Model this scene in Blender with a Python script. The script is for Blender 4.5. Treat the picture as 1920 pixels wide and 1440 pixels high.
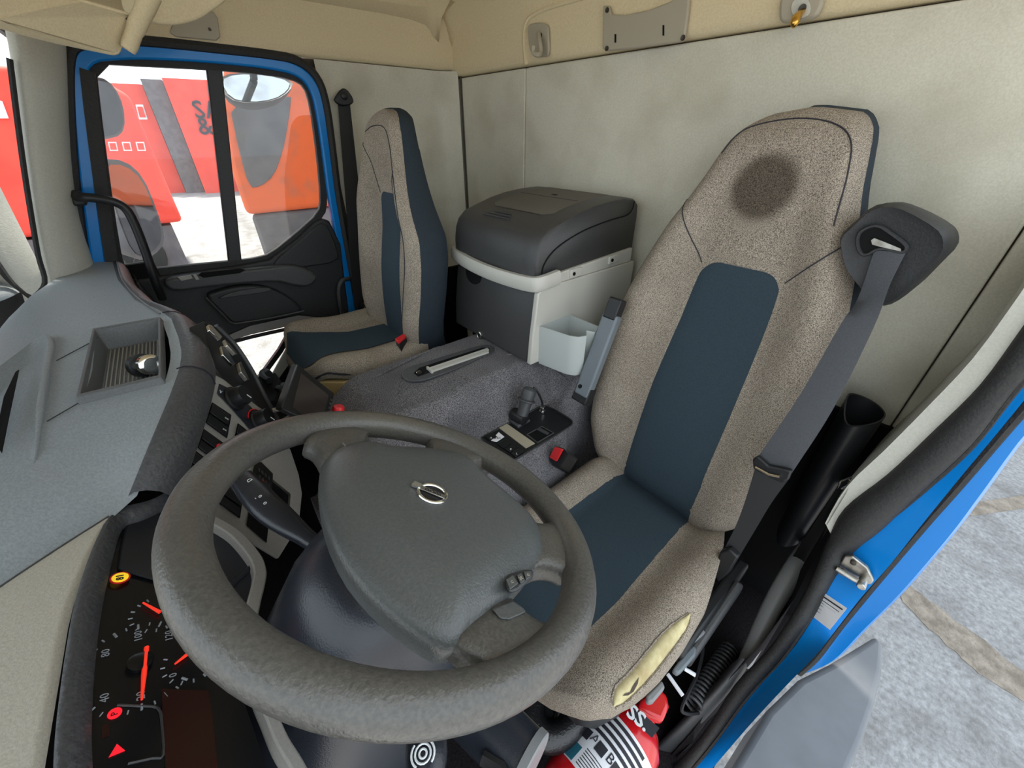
import bpy, math, random
import numpy as np
from mathutils import Vector, Matrix

random.seed(4)
for o in list(bpy.data.objects):
    bpy.data.objects.remove(o, do_unlink=True)
SC = bpy.context.scene
COL = SC.collection
ZC = 2.55                     # camera height above the ground (m); all c-frame coordinates are relative to the camera

# ------------------------------------------------------------------ camera
F_PX = 734.0
PITCH = math.radians(32.8)
YAW = math.radians(40.3)
H_ = np.array([math.cos(YAW), -math.sin(YAW), 0.0])
Z_ = np.array([0, 0, 1.0])
R_ = np.cross(H_, Z_)
FW = math.cos(PITCH) * H_ - math.sin(PITCH) * Z_
UP = math.sin(PITCH) * H_ + math.cos(PITCH) * Z_
cam = bpy.data.cameras.new('camera')
cam.sensor_width = 36.0
cam.lens = F_PX / 1920 * 36
cam.clip_start = 0.01
cam_o = bpy.data.objects.new('camera', cam)
COL.objects.link(cam_o)
m = Matrix(((R_[0], UP[0], -FW[0], 0), (R_[1], UP[1], -FW[1], 0), (R_[2], UP[2], -FW[2], ZC), (0, 0, 0, 1)))
cam_o.matrix_world = m
SC.camera = cam_o

# ------------------------------------------------------------------ light
W = bpy.data.worlds.new('sky')
SC.world = W
W.use_nodes = True
bg = W.node_tree.nodes['Background']
bg.inputs[0].default_value = (0.84, 0.93, 1.0, 1)
bg.inputs[1].default_value = 0.9
sun = bpy.data.lights.new('sun', 'SUN')
sun.energy = 4.0
sun.angle = math.radians(6)
sun.color = (1, 0.90, 0.76)
sun_o = bpy.data.objects.new('sun', sun)
COL.objects.link(sun_o)
sun_o.rotation_euler = Vector((-0.36, 0.10, -0.93)).to_track_quat('-Z', 'Y').to_euler()
sun_o.location = (0, 0, 12)
VS = SC.view_settings
VS.view_transform = 'Standard'
VS.look = 'None'
VS.gamma = 1
VS.use_curve_mapping = False
VS.exposure = 1.4


# ------------------------------------------------------------------ pixel helpers (c-frame)
def D(u, v):
    return F_PX * FW + (u - 960) * R_ + (720 - v) * UP


def P(u, v, ax, val):
    d = D(u, v)
    return tuple(d * (val / d[ax]))


def PL(u, v, p0, n):
    d = D(u, v)
    n = np.array(n, float)
    return tuple(d * (np.dot(p0, n) / np.dot(d, n)))


def PS(u, v, zf, z0=-0.6, off=0.0):
    """hit a height field zf(x, y)"""
    z = z0
    for _ in range(25):
        p = P(u, v, 2, z)
        z = 0.5 * z + 0.5 * (zf(p[0], p[1]) + off)
    return P(u, v, 2, z)


def cat(pts, n=6, closed=False):
    pts = [np.array(p, float) for p in pts]
    N = len(pts)
    out = []
    rng = range(N if closed else N - 1)
    for i in rng:
        p1, p2 = pts[i], pts[(i + 1) % N]
        p0 = pts[i - 1] if (i > 0 or closed) else 2 * p1 - p2
        p3 = pts[(i + 2) % N] if (i + 2 < N or closed) else 2 * p2 - p1
        for k in range(n):
            t = k / n
            out.append(0.5 * ((2 * p1) + (-p0 + p2) * t + (2 * p0 - 5 * p1 + 4 * p2 - p3) * t * t + (-p0 + 3 * p1 - 3 * p2 + p3) * t ** 3))
    if not closed:
        out.append(pts[-1])
    return out


def chaikin(pts, it=2, closed=True):
    pts = [np.array(p, float) for p in pts]
    for _ in range(it):
        o = []
        N = len(pts)
        if not closed:
            o.append(pts[0])
        for i in range(N if closed else N - 1):
            a, b = pts[i], pts[(i + 1) % N]
            o += [0.75 * a + 0.25 * b, 0.25 * a + 0.75 * b]
        if not closed:
            o.append(pts[-1])
        pts = o
    return pts


def interp(tab, x):
    """tab: sorted rows (x, a, b, ...), returns smooth-ish linear interpolation"""
    xs = [r[0] for r in tab]
    return [float(np.interp(x, xs, [r[k] for r in tab])) for k in range(1, len(tab[0]))]


def smooth(a, b, x):
    t = min(1, max(0, (x - a) / (b - a)))
    return t * t * (3 - 2 * t)


def lin(c):
    return tuple(((v / 255) / 12.92 if v / 255 <= 0.04045 else ((v / 255 + 0.055) / 1.055) ** 2.4) for v in c) + (1,)


# ------------------------------------------------------------------ materials
MATS = {}


def mat(name, c1, c2=None, scale=200.0, rough=0.6, bump=0.0, bscale=None, metal=0.0, detail=4, spec=0.5, stain=None, sscale=3.0, samt=0.5, contrast=(0.35, 0.65), coat=0.0, emit=None, estr=0.0, bdist=0.002, fn=None):
    if name in MATS:
        return MATS[name]
    M = bpy.data.materials.new(name)
    M.use_nodes = True
    nt = M.node_tree
    N = nt.nodes
    L = nt.links
    b = N['Principled BSDF']
    b.inputs['Roughness'].default_value = rough
    b.inputs['Metallic'].default_value = metal
    b.inputs['Specular IOR Level'].default_value = spec
    if coat:
        b.inputs['Coat Weight'].default_value = coat
        b.inputs['Coat Roughness'].default_value = 0.08
    tc = N.new('ShaderNodeTexCoord')
    col = None
    if c2 is not None:
        nz = N.new('ShaderNodeTexNoise')
        nz.inputs['Scale'].default_value = scale
        nz.inputs['Detail'].default_value = detail
        L.new(tc.outputs['Object'], nz.inputs['Vector'])
        rp = N.new('ShaderNodeValToRGB')
        rp.color_ramp.elements[0].position = contrast[0]
        rp.color_ramp.elements[1].position = contrast[1]
        rp.color_ramp.elements[0].color = lin(c1)
        rp.color_ramp.elements[1].color = lin(c2)
        L.new(nz.outputs['Fac'], rp.inputs[0])
        col = rp.outputs[0]
    if stain is not None:
        n2 = N.new('ShaderNodeTexNoise')
        n2.inputs['Scale'].default_value = sscale
        n2.inputs['Detail'].default_value = 5
        L.new(tc.outputs['Object'], n2.inputs['Vector'])
        r2 = N.new('ShaderNodeMapRange')
        r2.inputs[1].default_value = 0.45
        r2.inputs[2].default_value = 0.75
        r2.inputs[3].default_value = 0
        r2.inputs[4].default_value = samt
        L.new(n2.outputs['Fac'], r2.inputs[0])
        mx = N.new('ShaderNodeMix')
        mx.data_type = 'RGBA'
        L.new(r2.outputs[0], mx.inputs[0])
        if col is not None:
            L.new(col, mx.inputs[6])
        else:
            mx.inputs[6].default_value = lin(c1)
        mx.inputs[7].default_value = lin(stain)
        col = mx.outputs[2]
    if fn:
        col = fn(N, L, tc, col)
    if col is not None:
        L.new(col, b.inputs['Base Color'])
    else:
        b.inputs['Base Color'].default_value = lin(c1)
    if bump:
        n3 = N.new('ShaderNodeTexNoise')
        n3.inputs['Scale'].default_value = bscale or scale
        n3.inputs['Detail'].default_value = 3
        L.new(tc.outputs['Object'], n3.inputs['Vector'])
        bp = N.new('ShaderNodeBump')
        bp.inputs['Strength'].default_value = bump
        bp.inputs['Distance'].default_value = bdist
        L.new(n3.outputs['Fac'], bp.inputs['Height'])
        L.new(bp.outputs[0], b.inputs['Normal'])
    if emit:
        b.inputs['Emission Color'].default_value = lin(emit)
        b.inputs['Emission Strength'].default_value = estr
    MATS[name] = M
    return M


def glass_mat(name, tint=(1, 1, 1), rough=0.0, dirt=0.0):
    M = bpy.data.materials.new(name)
    M.use_nodes = True
    nt = M.node_tree
    N, L = nt.nodes, nt.links
    for n in list(N):
        N.remove(n)
    out = N.new('ShaderNodeOutputMaterial')
    tr = N.new('ShaderNodeBsdfTransparent')
    tr.inputs[0].default_value = (*tint, 1)
    gl = N.new('ShaderNodeBsdfGlossy')
    gl.inputs['Roughness'].default_value = 0.02
    fr = N.new('ShaderNodeFresnel')
    fr.inputs[0].default_value = 1.45
    mx = N.new('ShaderNodeMixShader')
    L.new(fr.outputs[0], mx.inputs[0])
    L.new(tr.outputs[0], mx.inputs[1])
    L.new(gl.outputs[0], mx.inputs[2])
    last = mx.outputs[0]
    if dirt:
        df = N.new('ShaderNodeBsdfDiffuse')
        df.inputs[0].default_value = (0.55, 0.52, 0.46, 1)
        nz = N.new('ShaderNodeTexNoise')
        nz.inputs['Scale'].default_value = 14
        nz.inputs['Detail'].default_value = 8
        tc = N.new('ShaderNodeTexCoord')
        L.new(tc.outputs['Object'], nz.inputs['Vector'])
        mr = N.new('ShaderNodeMapRange')
        mr.inputs[1].default_value = 0.5
        mr.inputs[2].default_value = 0.8
        mr.inputs[3].default_value = 0.02
        mr.inputs[4].default_value = dirt
        L.new(nz.outputs['Fac'], mr.inputs[0])
        m2 = N.new('ShaderNodeMixShader')
        L.new(mr.outputs[0], m2.inputs[0])
        L.new(last, m2.inputs[1])
        L.new(df.outputs[0], m2.inputs[2])
        last = m2.outputs[0]
    L.new(last, out.inputs[0])
    MATS[name] = M
    return M


def stain_fn(center, rad, colour):
    """a round dark stain with soft edge, in the cloth itself (object coordinates)"""
    def f(N, L, tc, col):
        v = N.new('ShaderNodeVectorMath')
        v.operation = 'DISTANCE'
        L.new(tc.outputs['Object'], v.inputs[0])
        v.inputs[1].default_value = center
        mr = N.new('ShaderNodeMapRange')
        mr.interpolation_type = 'SMOOTHSTEP'
        mr.inputs[1].default_value = rad * 0.7
        mr.inputs[2].default_value = rad * 1.15
        mr.inputs[3].default_value = 0.75
        mr.inputs[4].default_value = 0
        L.new(v.outputs['Value'], mr.inputs[0])
        mx = N.new('ShaderNodeMix')
        mx.data_type = 'RGBA'
        mx.blend_type = 'MULTIPLY'
        L.new(mr.outputs[0], mx.inputs[0])
        L.new(col, mx.inputs[6])
        mx.inputs[7].default_value = lin(colour)
        return mx.outputs[2]
    return f


mat('black_plastic', (38, 39, 41), (46, 47, 49), 300, 0.5, 0.25, 420, spec=0.4)
mat('satin_black', (28, 29, 31), None, rough=0.42, spec=0.4)
mat('deep_black', (14, 14, 15), None, rough=0.8, spec=0.2)
mat('charcoal_plastic', (58, 59, 61), (66, 67, 69), 300, 0.45, 0.3, 380)
mat('wheel_leather', (76, 75, 72), (90, 88, 84), 260, 0.32, 0.35, 330, stain=(104, 98, 86), sscale=5, samt=0.6)
mat('hub_plastic', (80, 83, 83), (88, 91, 91), 300, 0.29, 0.3, 420)
mat('dash_plastic', (134, 142, 148), (147, 155, 161), 320, 0.48, 0.35, 380, stain=(150, 148, 140), sscale=4, samt=0.35)
mat('tray_plastic', (88, 91, 93), (98, 101, 103), 320, 0.5, 0.35, 380)
mat('dash_cream', (180, 176, 165), (190, 186, 175), 320, 0.55, 0.35, 380)
mat('bolster_plastic', (66, 67, 70), (78, 79, 82), 200, 0.5, 0.55, 170, bdist=0.003)
mat('shroud_plastic', (36, 40, 48), None, rough=0.27, bump=0.15, bscale=500, spec=0.5)
mat('panel_grey', (146, 144, 140), (154, 152, 148), 300, 0.5, 0.1, 500)
mat('cluster_black', (15, 17, 21), None, rough=0.25, spec=0.4)
mat('cluster_housing', (34, 37, 44), None, rough=0.45, bump=0.1, bscale=500)
mat('lcd_dark_red', (38, 8, 8), None, rough=0.3)
mat('liner', (200, 196, 180), (211, 207, 191), 260, 0.9, 0.3, 500, stain=(168, 160, 140), sscale=5, samt=0.6, spec=0.15)
mat('liner_band', (212, 196, 160), (221, 206, 172), 260, 0.9, 0.3, 500, spec=0.15)
mat('liner_trim', (188, 187, 176), (197, 196, 186), 260, 0.75, 0.25, 500, spec=0.25)
mat('hook_plastic', (166, 158, 140), None, rough=0.5)
mat('seam_dark', (70, 62, 52), None, rough=0.9)
mat('screw', (70, 66, 60), None, rough=0.4, metal=0.6)
mat('brass', (214, 170, 84), None, rough=0.25, metal=1)
mat('fabric_taupe', (92, 84, 75), (186, 174, 158), 640, 0.95, 0.4, 640, detail=2, spec=0.1, stain=(90, 80, 70), sscale=6, samt=0.35)
mat('fabric_navy', (46, 59, 68), (54, 67, 76), 500, 0.85, 0.25, 700, spec=0.2)
mat('fabric_side', (43, 52, 60), (51, 60, 68), 500, 0.85, 0.25, 700, spec=0.2)
mat('carpet', (62, 61, 64), (140, 138, 141), 420, 0.95, 0.6, 420, detail=3, spec=0.1, stain=(60, 58, 60), sscale=5, samt=0.6)
mat('boot_leather', (30, 30, 32), None, rough=0.33, bump=0.6, bscale=220, spec=0.6)
mat('floor_mat', (24, 22, 24), (40, 36, 38), 200, 0.95, 0.5, 250, spec=0.1)
mat('foam', (186, 174, 132), (206, 195, 154), 60, 0.95, 0.5, 120, spec=0.1, stain=(150, 128, 90), sscale=14, samt=0.8)
mat('fridge_plastic', (54, 54, 55), (62, 62, 62), 400, 0.42, 0.35, 600, spec=0.5)
mat('fridge_recess', (88, 85, 79), None, rough=0.6, bump=0.2, bscale=600)
mat('fridge_grey', (188, 186, 178), None, rough=0.4, bump=0.05, bscale=400)
mat('pocket_grey', (172, 178, 176), None, rough=0.5, bump=0.08, bscale=500)
mat('belt_web', (66, 68, 72), (76, 78, 82), 600, 0.7, 0.3, 900, spec=0.3)
mat('belt_black', (34, 34, 36), None, rough=0.7)
mat('red_plastic', (214, 40, 44), None, rough=0.35)
mat('steel', (190, 188, 182), (150, 146, 138), 60, 0.35, metal=1)
mat('chrome', (225, 225, 222), None, rough=0.12, metal=1)
mat('blue_paint', (0, 124, 206), None, rough=0.35, coat=0.2, spec=0.35)
mat('rubber', (30, 30, 31), (40, 39, 38), 150, 0.65, 0.6, 260)
mat('grey_paint', (100, 104, 110), (108, 112, 118), 12, 0.4, 0.05, 300)
mat('white_paper', (232, 233, 238), None, rough=0.6)
mat('ink', (40, 40, 48), None, rough=0.7)
mat('white_print', (225, 228, 230), None, rough=0.6)
mat('dial_print', (150, 156, 164), None, rough=0.6)
mat('red_print', (222, 30, 40), None, rough=0.5)
mat('extinguisher_red', (206, 22, 30), None, rough=0.25, coat=0.5)
mat('teal_print', (40, 110, 130), None, rough=0.5)
mat('needle_red', (235, 60, 40), None, rough=0.4, emit=(235, 50, 34), estr=0.25)
mat('lamp_red', (226, 30, 44), None, rough=0.4, emit=(226, 24, 40), estr=0.35)
mat('glow_yellow', (240, 200, 40), None, rough=0.4, emit=(240, 200, 40), estr=0.25)  # faint glow put into sticker centre and button collar, neither is a lamp
mat('screen_glass', (52, 46, 44), None, rough=0.12, spec=0.6)
mat('armrest_grey', (104, 112, 118), None, rough=0.45, bump=0.1, bscale=400)
mat('handle_grey', (124, 126, 128), None, rough=0.4, bump=0.15, bscale=400)
mat('seatbase_beige', (206, 178, 122), None, rough=0.6)
mat('orange_paint', (240, 104, 50), None, rough=0.5)
mat('red_wall', (224, 66, 52), (232, 78, 62), 2, 0.7)
mat('dark_panel', (92, 88, 92), (110, 105, 108), 6, 0.6)
mat('mirror', (200, 204, 210), None, rough=0.03, metal=1)
mat('tyre', (34, 34, 34), None, rough=0.8)
glass_mat('clear_glass', (0.93, 0.95, 0.95), dirt=0.10)
glass_mat('dusty_glass', (0.86, 0.87, 0.86), dirt=0.30)
glass_mat('tint_glass', (0.60, 0.62, 0.64), dirt=0.15)


def ground_fn(N, L, tc, col):
    # pale worn concrete with a brown joint strip
    return col


mat('ground', (128, 128, 128), (172, 172, 174), 34, 0.95, 0.6, 60, detail=10, spec=0.1, stain=(112, 110, 107), sscale=3.5, samt=0.7, bdist=0.01, contrast=(0.25, 0.7))
mat('joint_dirt', (122, 113, 102), (158, 148, 136), 14, 0.95, 0.8, 60, detail=9, bdist=0.01)


# ------------------------------------------------------------------ objects
LOC = {}          # object -> c-frame origin


def tag(o, label=None, cat_=None, group=None, kind=None):
    if label:
        o['label'] = label
    if cat_:
        o['category'] = cat_
    if group:
        o['group'] = group
    if kind:
        o['kind'] = kind
    return o


def thing(name, loc, label=None, cat_=None, group=None, kind=None, parent=None):
    o = bpy.data.objects.new(name, None)
    COL.objects.link(o)
    o.empty_display_size = 0.05
    LOC[o.name] = np.array(loc, float)
    if parent is not None:
        o.parent = parent
        o.location = tuple(np.array(loc, float) - LOC[parent.name])
    else:
        o.location = (loc[0], loc[1], loc[2] + ZC)
    return tag(o, label, cat_, group, kind)


class MB:
    def __init__(s):
        s.v, s.f = [], []

    def add(s, vs, fs):
        k = len(s.v)
        s.v += [tuple(float(c) for c in p) for p in vs]
        s.f += [tuple(i + k for i in f) for f in fs]
        return s

    def grid(s, rows, closed_u=False, closed_v=False, skip=None):
        n, m_ = len(rows), len(rows[0])
        fs = []
        for i in range(n if closed_v else n - 1):
            for j in range(m_ if closed_u else m_ - 1):
                if skip and skip(i, j):
                    continue
                fs.append((i * m_ + j, i * m_ + (j + 1) % m_, ((i + 1) % n) * m_ + (j + 1) % m_, ((i + 1) % n) * m_ + j))
        return s.add([p for r in rows for p in r], fs)

    def loft(s, secs, cap=True):
        m_ = len(secs[0])
        k = len(s.v)
        s.grid(secs, closed_u=True)
        if cap:
            s.f.append(tuple(k + j for j in reversed(range(m_))))
            s.f.append(tuple(k + (len(secs) - 1) * m_ + j for j in range(m_)))
        return s

    def prism(s, poly, off):
        off = np.array(off, float)
        a = [np.array(p, float) for p in poly]
        return s.loft([a, [p + off for p in a]])

    def box(s, c, size, rot=None):
        c = np.array(c, float)
        h = np.array(size, float) / 2
        vs = []
        for sx in (-1, 1):
            for sy in (-1, 1):
                for sz in (-1, 1):
                    q = np.array((sx * h[0], sy * h[1], sz * h[2]))
                    if rot is not None:
                        q = rot @ q
                    vs.append(c + q)
        return s.add(vs, [(0, 1, 3, 2), (4, 6, 7, 5), (0, 4, 5, 1), (2, 3, 7, 6), (0, 2, 6, 4), (1, 5, 7, 3)])

    def tube(s, path, r, n=10, closed=False, sec=None, upv=None, cap=True):
        path = [np.array(p, float) for p in path]
        N = len(path)
        rs = r if isinstance(r, (list, tuple)) else [r] * N
        prev = None
        secs = []
        for i in range(N):
            a = path[i - 1] if (i > 0 or closed) else path[i]
            b = path[(i + 1) % N] if (i < N - 1 or closed) else path[i]
            t = b - a
            t = t / (np.linalg.norm(t) + 1e-12)
            if upv is not None:
                w = np.array(upv, float)
            elif prev is None:
                w = np.array((0, 0, 1.0)) if abs(t[2]) < 0.9 else np.array((1.0, 0, 0))
            else:
                w = prev
            w = w - t * np.dot(w, t)
            w = w / (np.linalg.norm(w) + 1e-12)
            prev = w
            q = np.cross(t, w)
            if sec is None:
                secs.append([path[i] + rs[i] * (math.cos(2 * math.pi * k / n) * w + math.sin(2 * math.pi * k / n) * q) for k in range(n)])
            else:
                secs.append([path[i] + rs[i] * (sx * q + sy * w) for sx, sy in sec])
        if closed:
            s.grid(secs, closed_u=True, closed_v=True)
        else:
            s.loft(secs, cap)
        return s

    def lathe(s, prof, o, ax, n=24):
        """prof: (radius, height) along ax from o"""
        o = np.array(o, float)
        ax = np.array(ax, float)
        ax = ax / np.linalg.norm(ax)
        w = np.array((1.0, 0, 0)) if abs(ax[0]) < 0.9 else np.array((0, 1.0, 0))
        w = w - ax * np.dot(w, ax)
        w /= np.linalg.norm(w)
        q = np.cross(ax, w)
        secs = [[o + ax * h + max(r, 1e-5) * (math.cos(2 * math.pi * k / n) * w + math.sin(2 * math.pi * k / n) * q) for k in range(n)] for r, h in prof]
        return s.loft(secs)

    def build(s, name, mt, parent=None, smooth_=True, bevel=0, segs=2, subsurf=0, ang=40, label=None, cat_=None, group=None, kind=None, origin=None):
        me = bpy.data.meshes.new(name)
        if parent is not None:
            o0 = LOC[parent.name]
        elif origin is not None:
            o0 = np.array(origin, float)
        else:
            a = np.array(s.v)
            lo, hi = a.min(0), a.max(0)
            o0 = np.array(((lo[0] + hi[0]) / 2, (lo[1] + hi[1]) / 2, lo[2]))
        me.from_pydata([tuple(np.array(p) - o0) for p in s.v], [], s.f)
        me.validate()
        import bmesh as _b
        bm = _b.new()
        bm.from_mesh(me)
        _b.ops.recalc_face_normals(bm, faces=bm.faces)
        bm.to_mesh(me)
        bm.free()
        if smooth_:
            me.polygons.foreach_set('use_smooth', [True] * len(me.polygons))
            if not subsurf:
                me.set_sharp_from_angle(angle=math.radians(ang))
        o = bpy.data.objects.new(name, me)
        COL.objects.link(o)
        me.materials.append(MATS[mt] if isinstance(mt, str) else mt)
        if bevel:
            bv = o.modifiers.new('bevel', 'BEVEL')
            bv.width = bevel
            bv.segments = segs
            bv.limit_method = 'ANGLE'
            bv.angle_limit = math.radians(35)
        if subsurf:
            ss = o.modifiers.new('subsurf', 'SUBSURF')
            ss.levels = ss.render_levels = subsurf
        LOC[o.name] = o0
        if parent is not None:
            o.parent = parent
        else:
            o.location = (o0[0], o0[1], o0[2] + ZC)
        return tag(o, label, cat_, group, kind)


def text(name, body, size, o, right, up, mt, parent, extrude=0.0004, align='CENTER', bold=0.0):
    cu = bpy.data.curves.new('t', 'FONT')
    cu.body = body
    cu.size = size
    cu.align_x = align
    cu.align_y = 'CENTER'
    cu.extrude = extrude
    cu.offset = bold
    cu.resolution_u = 2
    to = bpy.data.objects.new('t', cu)
    COL.objects.link(to)
    dg = bpy.context.evaluated_depsgraph_get()
    me0 = bpy.data.meshes.new_from_object(to.evaluated_get(dg))
    r = np.array(right, float); r /= np.linalg.norm(r)
    u = np.array(up, float); u = u - r * np.dot(u, r); u /= np.linalg.norm(u)
    n = np.cross(r, u)
    o = np.array(o, float)
    mb = MB()
    mb.add([o + v.co.x * r + v.co.y * u + v.co.z * n for v in me0.vertices], [tuple(p.vertices) for p in me0.polygons])
    bpy.data.objects.remove(to, do_unlink=True)
    bpy.data.curves.remove(cu)
    bpy.data.meshes.remove(me0)
    return mb.build(name, mt, parent, smooth_=False)


def rot_from(x, z):
    """3x3 with columns x', y', z' (z normal)"""
    z = np.array(z, float); z /= np.linalg.norm(z)
    x = np.array(x, float); x = x - z * np.dot(x, z); x /= np.linalg.norm(x)
    return np.stack([x, np.cross(z, x), z], axis=1)


RECT = lambda w, h: [(-w / 2, -h / 2), (w / 2, -h / 2), (w / 2, h / 2), (-w / 2, h / 2)]

# =================================================================== SETTING
XR, XL, YR, ZF, ZR = 1.80, -0.10, -1.20, -1.40, 0.47     # cab: right wall, left side, rear wall, floor, roof

# ---- ground outside
g = MB().box((0, 0, -ZC - 0.05), (120, 120, 0.1))
g.build('ground', 'ground', smooth_=False, kind='structure', label='pale worn concrete yard around the truck', origin=(0, 0, -ZC))
# brown joint in the yard surface beside the cab
j1 = [P(u, v, 2, -ZC) for u, v in [(1690, 1090), (1760, 1140), (1840, 1200), (1960, 1290), (2050, 1340), (2050, 1390), (1940, 1330), (1840, 1265), (1760, 1195), (1690, 1125)]]
rg = random.Random(2)
jj = []
for i, p in enumerate(cat(j1, 5, True)):
    jj.append((p[0] + rg.uniform(-.012, .012), p[1] + rg.uniform(-.012, .012), -ZC - 0.02))
MB().prism(jj, (0, 0, 0.024)).build('joint_strip', 'joint_dirt', bpy.data.objects['ground'], smooth_=False)
j2 = [P(u, v, 2, -ZC) for u, v in [(1800, 950), (1860, 938), (1960, 925), (1960, 945), (1860, 962), (1800, 968)]]
MB().prism([(p[0], p[1], -ZC - .02) for p in cat(j2, 5, True)], (0, 0, 0.024)).build('joint_strip', 'joint_dirt', bpy.data.objects['ground'], smooth_=False)

# ---- cab floor
fl = MB().box(((XL + XR) / 2 + .05, -0.42, ZF - 0.03), (XR - XL + .1, 1.68, 0.06))
fl.build('floor', 'floor_mat', smooth_=False, kind='structure')

# ---- ceiling: shell that rounds down into the rear wall
rows = []
prof = [(0.40, 0.40), (0.36, 0.44), (0.2, ZR), (-0.5, ZR), (-1.0, ZR), (-1.10, 0.45), (-1.16, 0.40), (-1.19, 0.34)]
prof = cat([(0, a, b) for a, b in prof], 3)
for x in (XL - .05, 0.3, 0.9, 1.5, XR - .12, XR - .05, XR - .01):
    dz = 0 if x < XR - .2 else (-.02 if x < XR - .08 else (-.06 if x < XR - .03 else -.14))
    rows.append([(x, p[1], p[2] + (dz if p[2] > .42 else dz * .4)) for p in prof])
ce = MB().grid(rows)
co = ce.build('ceiling', 'liner_band', kind='structure')
sd = co.modifiers.new('solid', 'SOLIDIFY'); sd.thickness = 0.03; sd.offset = 1

# ---- rear wall: backing, main panels, upper band
wr = thing('wall_rear', (0.85, YR - .03, ZF), kind='structure')
MB().box((0.85, YR - 0.035, -0.45), (1.96, 0.03, 1.9)).build('backing', 'seam_dark', wr, smooth_=False)
SEAM_Z = 0.197
for x0, x1 in ((-0.027, 1.338), (1.341, 1.795), (XL - .02, -0.030)):
    b = MB().box(((x0 + x1) / 2, YR - 0.012, (SEAM_Z - .004 + ZF) / 2), (x1 - x0, 0.024, SEAM_Z - .004 - ZF))
    b.build('wall_panel', 'liner', wr, bevel=0.005, segs=3)
MB().box((.85, YR + .004, (ZF - .61) / 2), (1.9, .02, -.61 - ZF)).build('lower_lining', 'deep_black', wr, smooth_=False)
MB().box((.85, -1.9, -1.0), (1.84, .9, 2.6)).build('unseen_shade_body', 'grey_paint', wr, smooth_=False)  # out-of-view bulk added behind the cab to shade the yard beside it
MB().box((.85, -4.6, .05), (1.84, 6.2, 2.6)).build('unseen_shade_body', 'grey_paint', wr, smooth_=False)  # upper part of the added shading bulk, hidden from the camera
# upper band, slightly proud with a soft lower edge
rows = []
for x in np.linspace(XL - .03, XR - .005, 9):
    rows.append([(x, YR - .02, SEAM_Z), (x, YR + .006, SEAM_Z + .001), (x, YR + .014, SEAM_Z + .010), (x, YR + .016, SEAM_Z + .03), (x, YR + .014, 0.30), (x, YR + .02, 0.36), (x, YR + .045, .42)])
MB().grid(rows).build('upper_band', 'liner_band', wr, ang=60)
# soft raised edge of the band's corner moulding beside the coat hook
path = [P(u, v, 1, YR + .016) for u, v in [(987, 122), (984, 95), (984, 60), (992, 35), (1020, 18), (1070, 2), (1150, -20)]]
MB().tube(cat(path, 5), 0.007, 8).build('moulding_edge', 'liner_band', wr)

# ---- right wall behind the passenger door
wg = thing('wall_right', (XR, -0.9, ZF), kind='structure')
yd = -0.60
MB().box((XR + .05, (yd + YR) / 2 - .02, -0.45), (0.03, 0.66, 1.9)).build('backing', 'seam_dark', wg, smooth_=False)
# lower liner panel with an embossed frame (recess)
zt = 0.215
nx, nz = 30, 40
rows = []
for i in range(nz + 1):
    z = ZF + (zt - ZF) * i / nz
    r = []
    for k in range(nx + 1):
        y = -0.615 + (YR + .012 + 0.615) * k / nx
        e = min(smooth(-0.705, -0.745, y), smooth(-1.175, -1.135, y), smooth(0.165, 0.115, z))
        # sides curve into the rear corner
        cx = -0.05 * smooth(-1.10, YR, y) ** 2
        r.append((XR + .002 + 0.022 * e + cx, y, z))
    rows.append(r)
MB().grid(rows).build('side_panel', 'liner', wg, ang=60)
rows = []
for i, (dx, z) in enumerate([(0.03, zt + .002), (-.004, zt + .003), (-.014, zt + .012), (-.016, .26), (-.014, .32), (-.03, .38), (-.09, .45)]):
    rows.append([(XR + dx + (0.02 if False else 0), y, z) for y in np.linspace(0.35, YR - .01, 14)])
MB().grid(rows).build('upper_band', 'liner_band', wg, ang=60)
MB().box((XR - .01, -.90, (ZF - .60) / 2), (.02, .58, -.60 - ZF)).build('lower_lining', 'deep_black', wg, smooth_=False)
# seam line in the rear right corner
MB().tube([(XR - .052, YR + .004, 0.2), (XR - .052, YR + .004, -0.75)], 0.004, 6).build('corner_seam', 'seam_dark', wg)
# small grey plate with screw on the band above the door
pp = [P(u, v, 0, XR - .017) for u, v in [(318, 62), (330, 70), (405, 77), (413, 70), (408, 35), (400, 22), (330, 25)]]
pl_ = MB().prism(pp, (-.006, 0, 0)).build('cover_plate', 'hook_plastic', wg, bevel=.003)
MB().lathe([(0.004, 0), (0.004, .003), (.003, .004)], P(393, 55, 0, XR - .023), (-1, 0, 0), 12).build('screw', 'screw', pl_)

# ---- passenger door
dr = thing('door_1', (XR, -0.2, ZF), kind='structure')
XG = XR + .02
glass_px = [(168, 110), (280, 116), (385, 122), (480, 130), (545, 140), (575, 158), (588, 200), (600, 290), (607, 372), (602, 402), (560, 440), (510, 481), (480, 489), (450, 493), (300, 508), (235, 517), (222, 497), (205, 400), (180, 220)]
gl = [P(u, v, 0, XG) for u, v in glass_px]
glr = chaikin(gl, 1)
div_t, div_b = P(400, 120, 0, XG), P(441, 497, 0, XG)


def side_of(p):   # + = ahead of divider
    t = (p[2] - div_b[2]) / (div_t[2] - div_b[2])
    return p[1] - (div_b[1] + t * (div_t[1] - div_b[1]))


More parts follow.
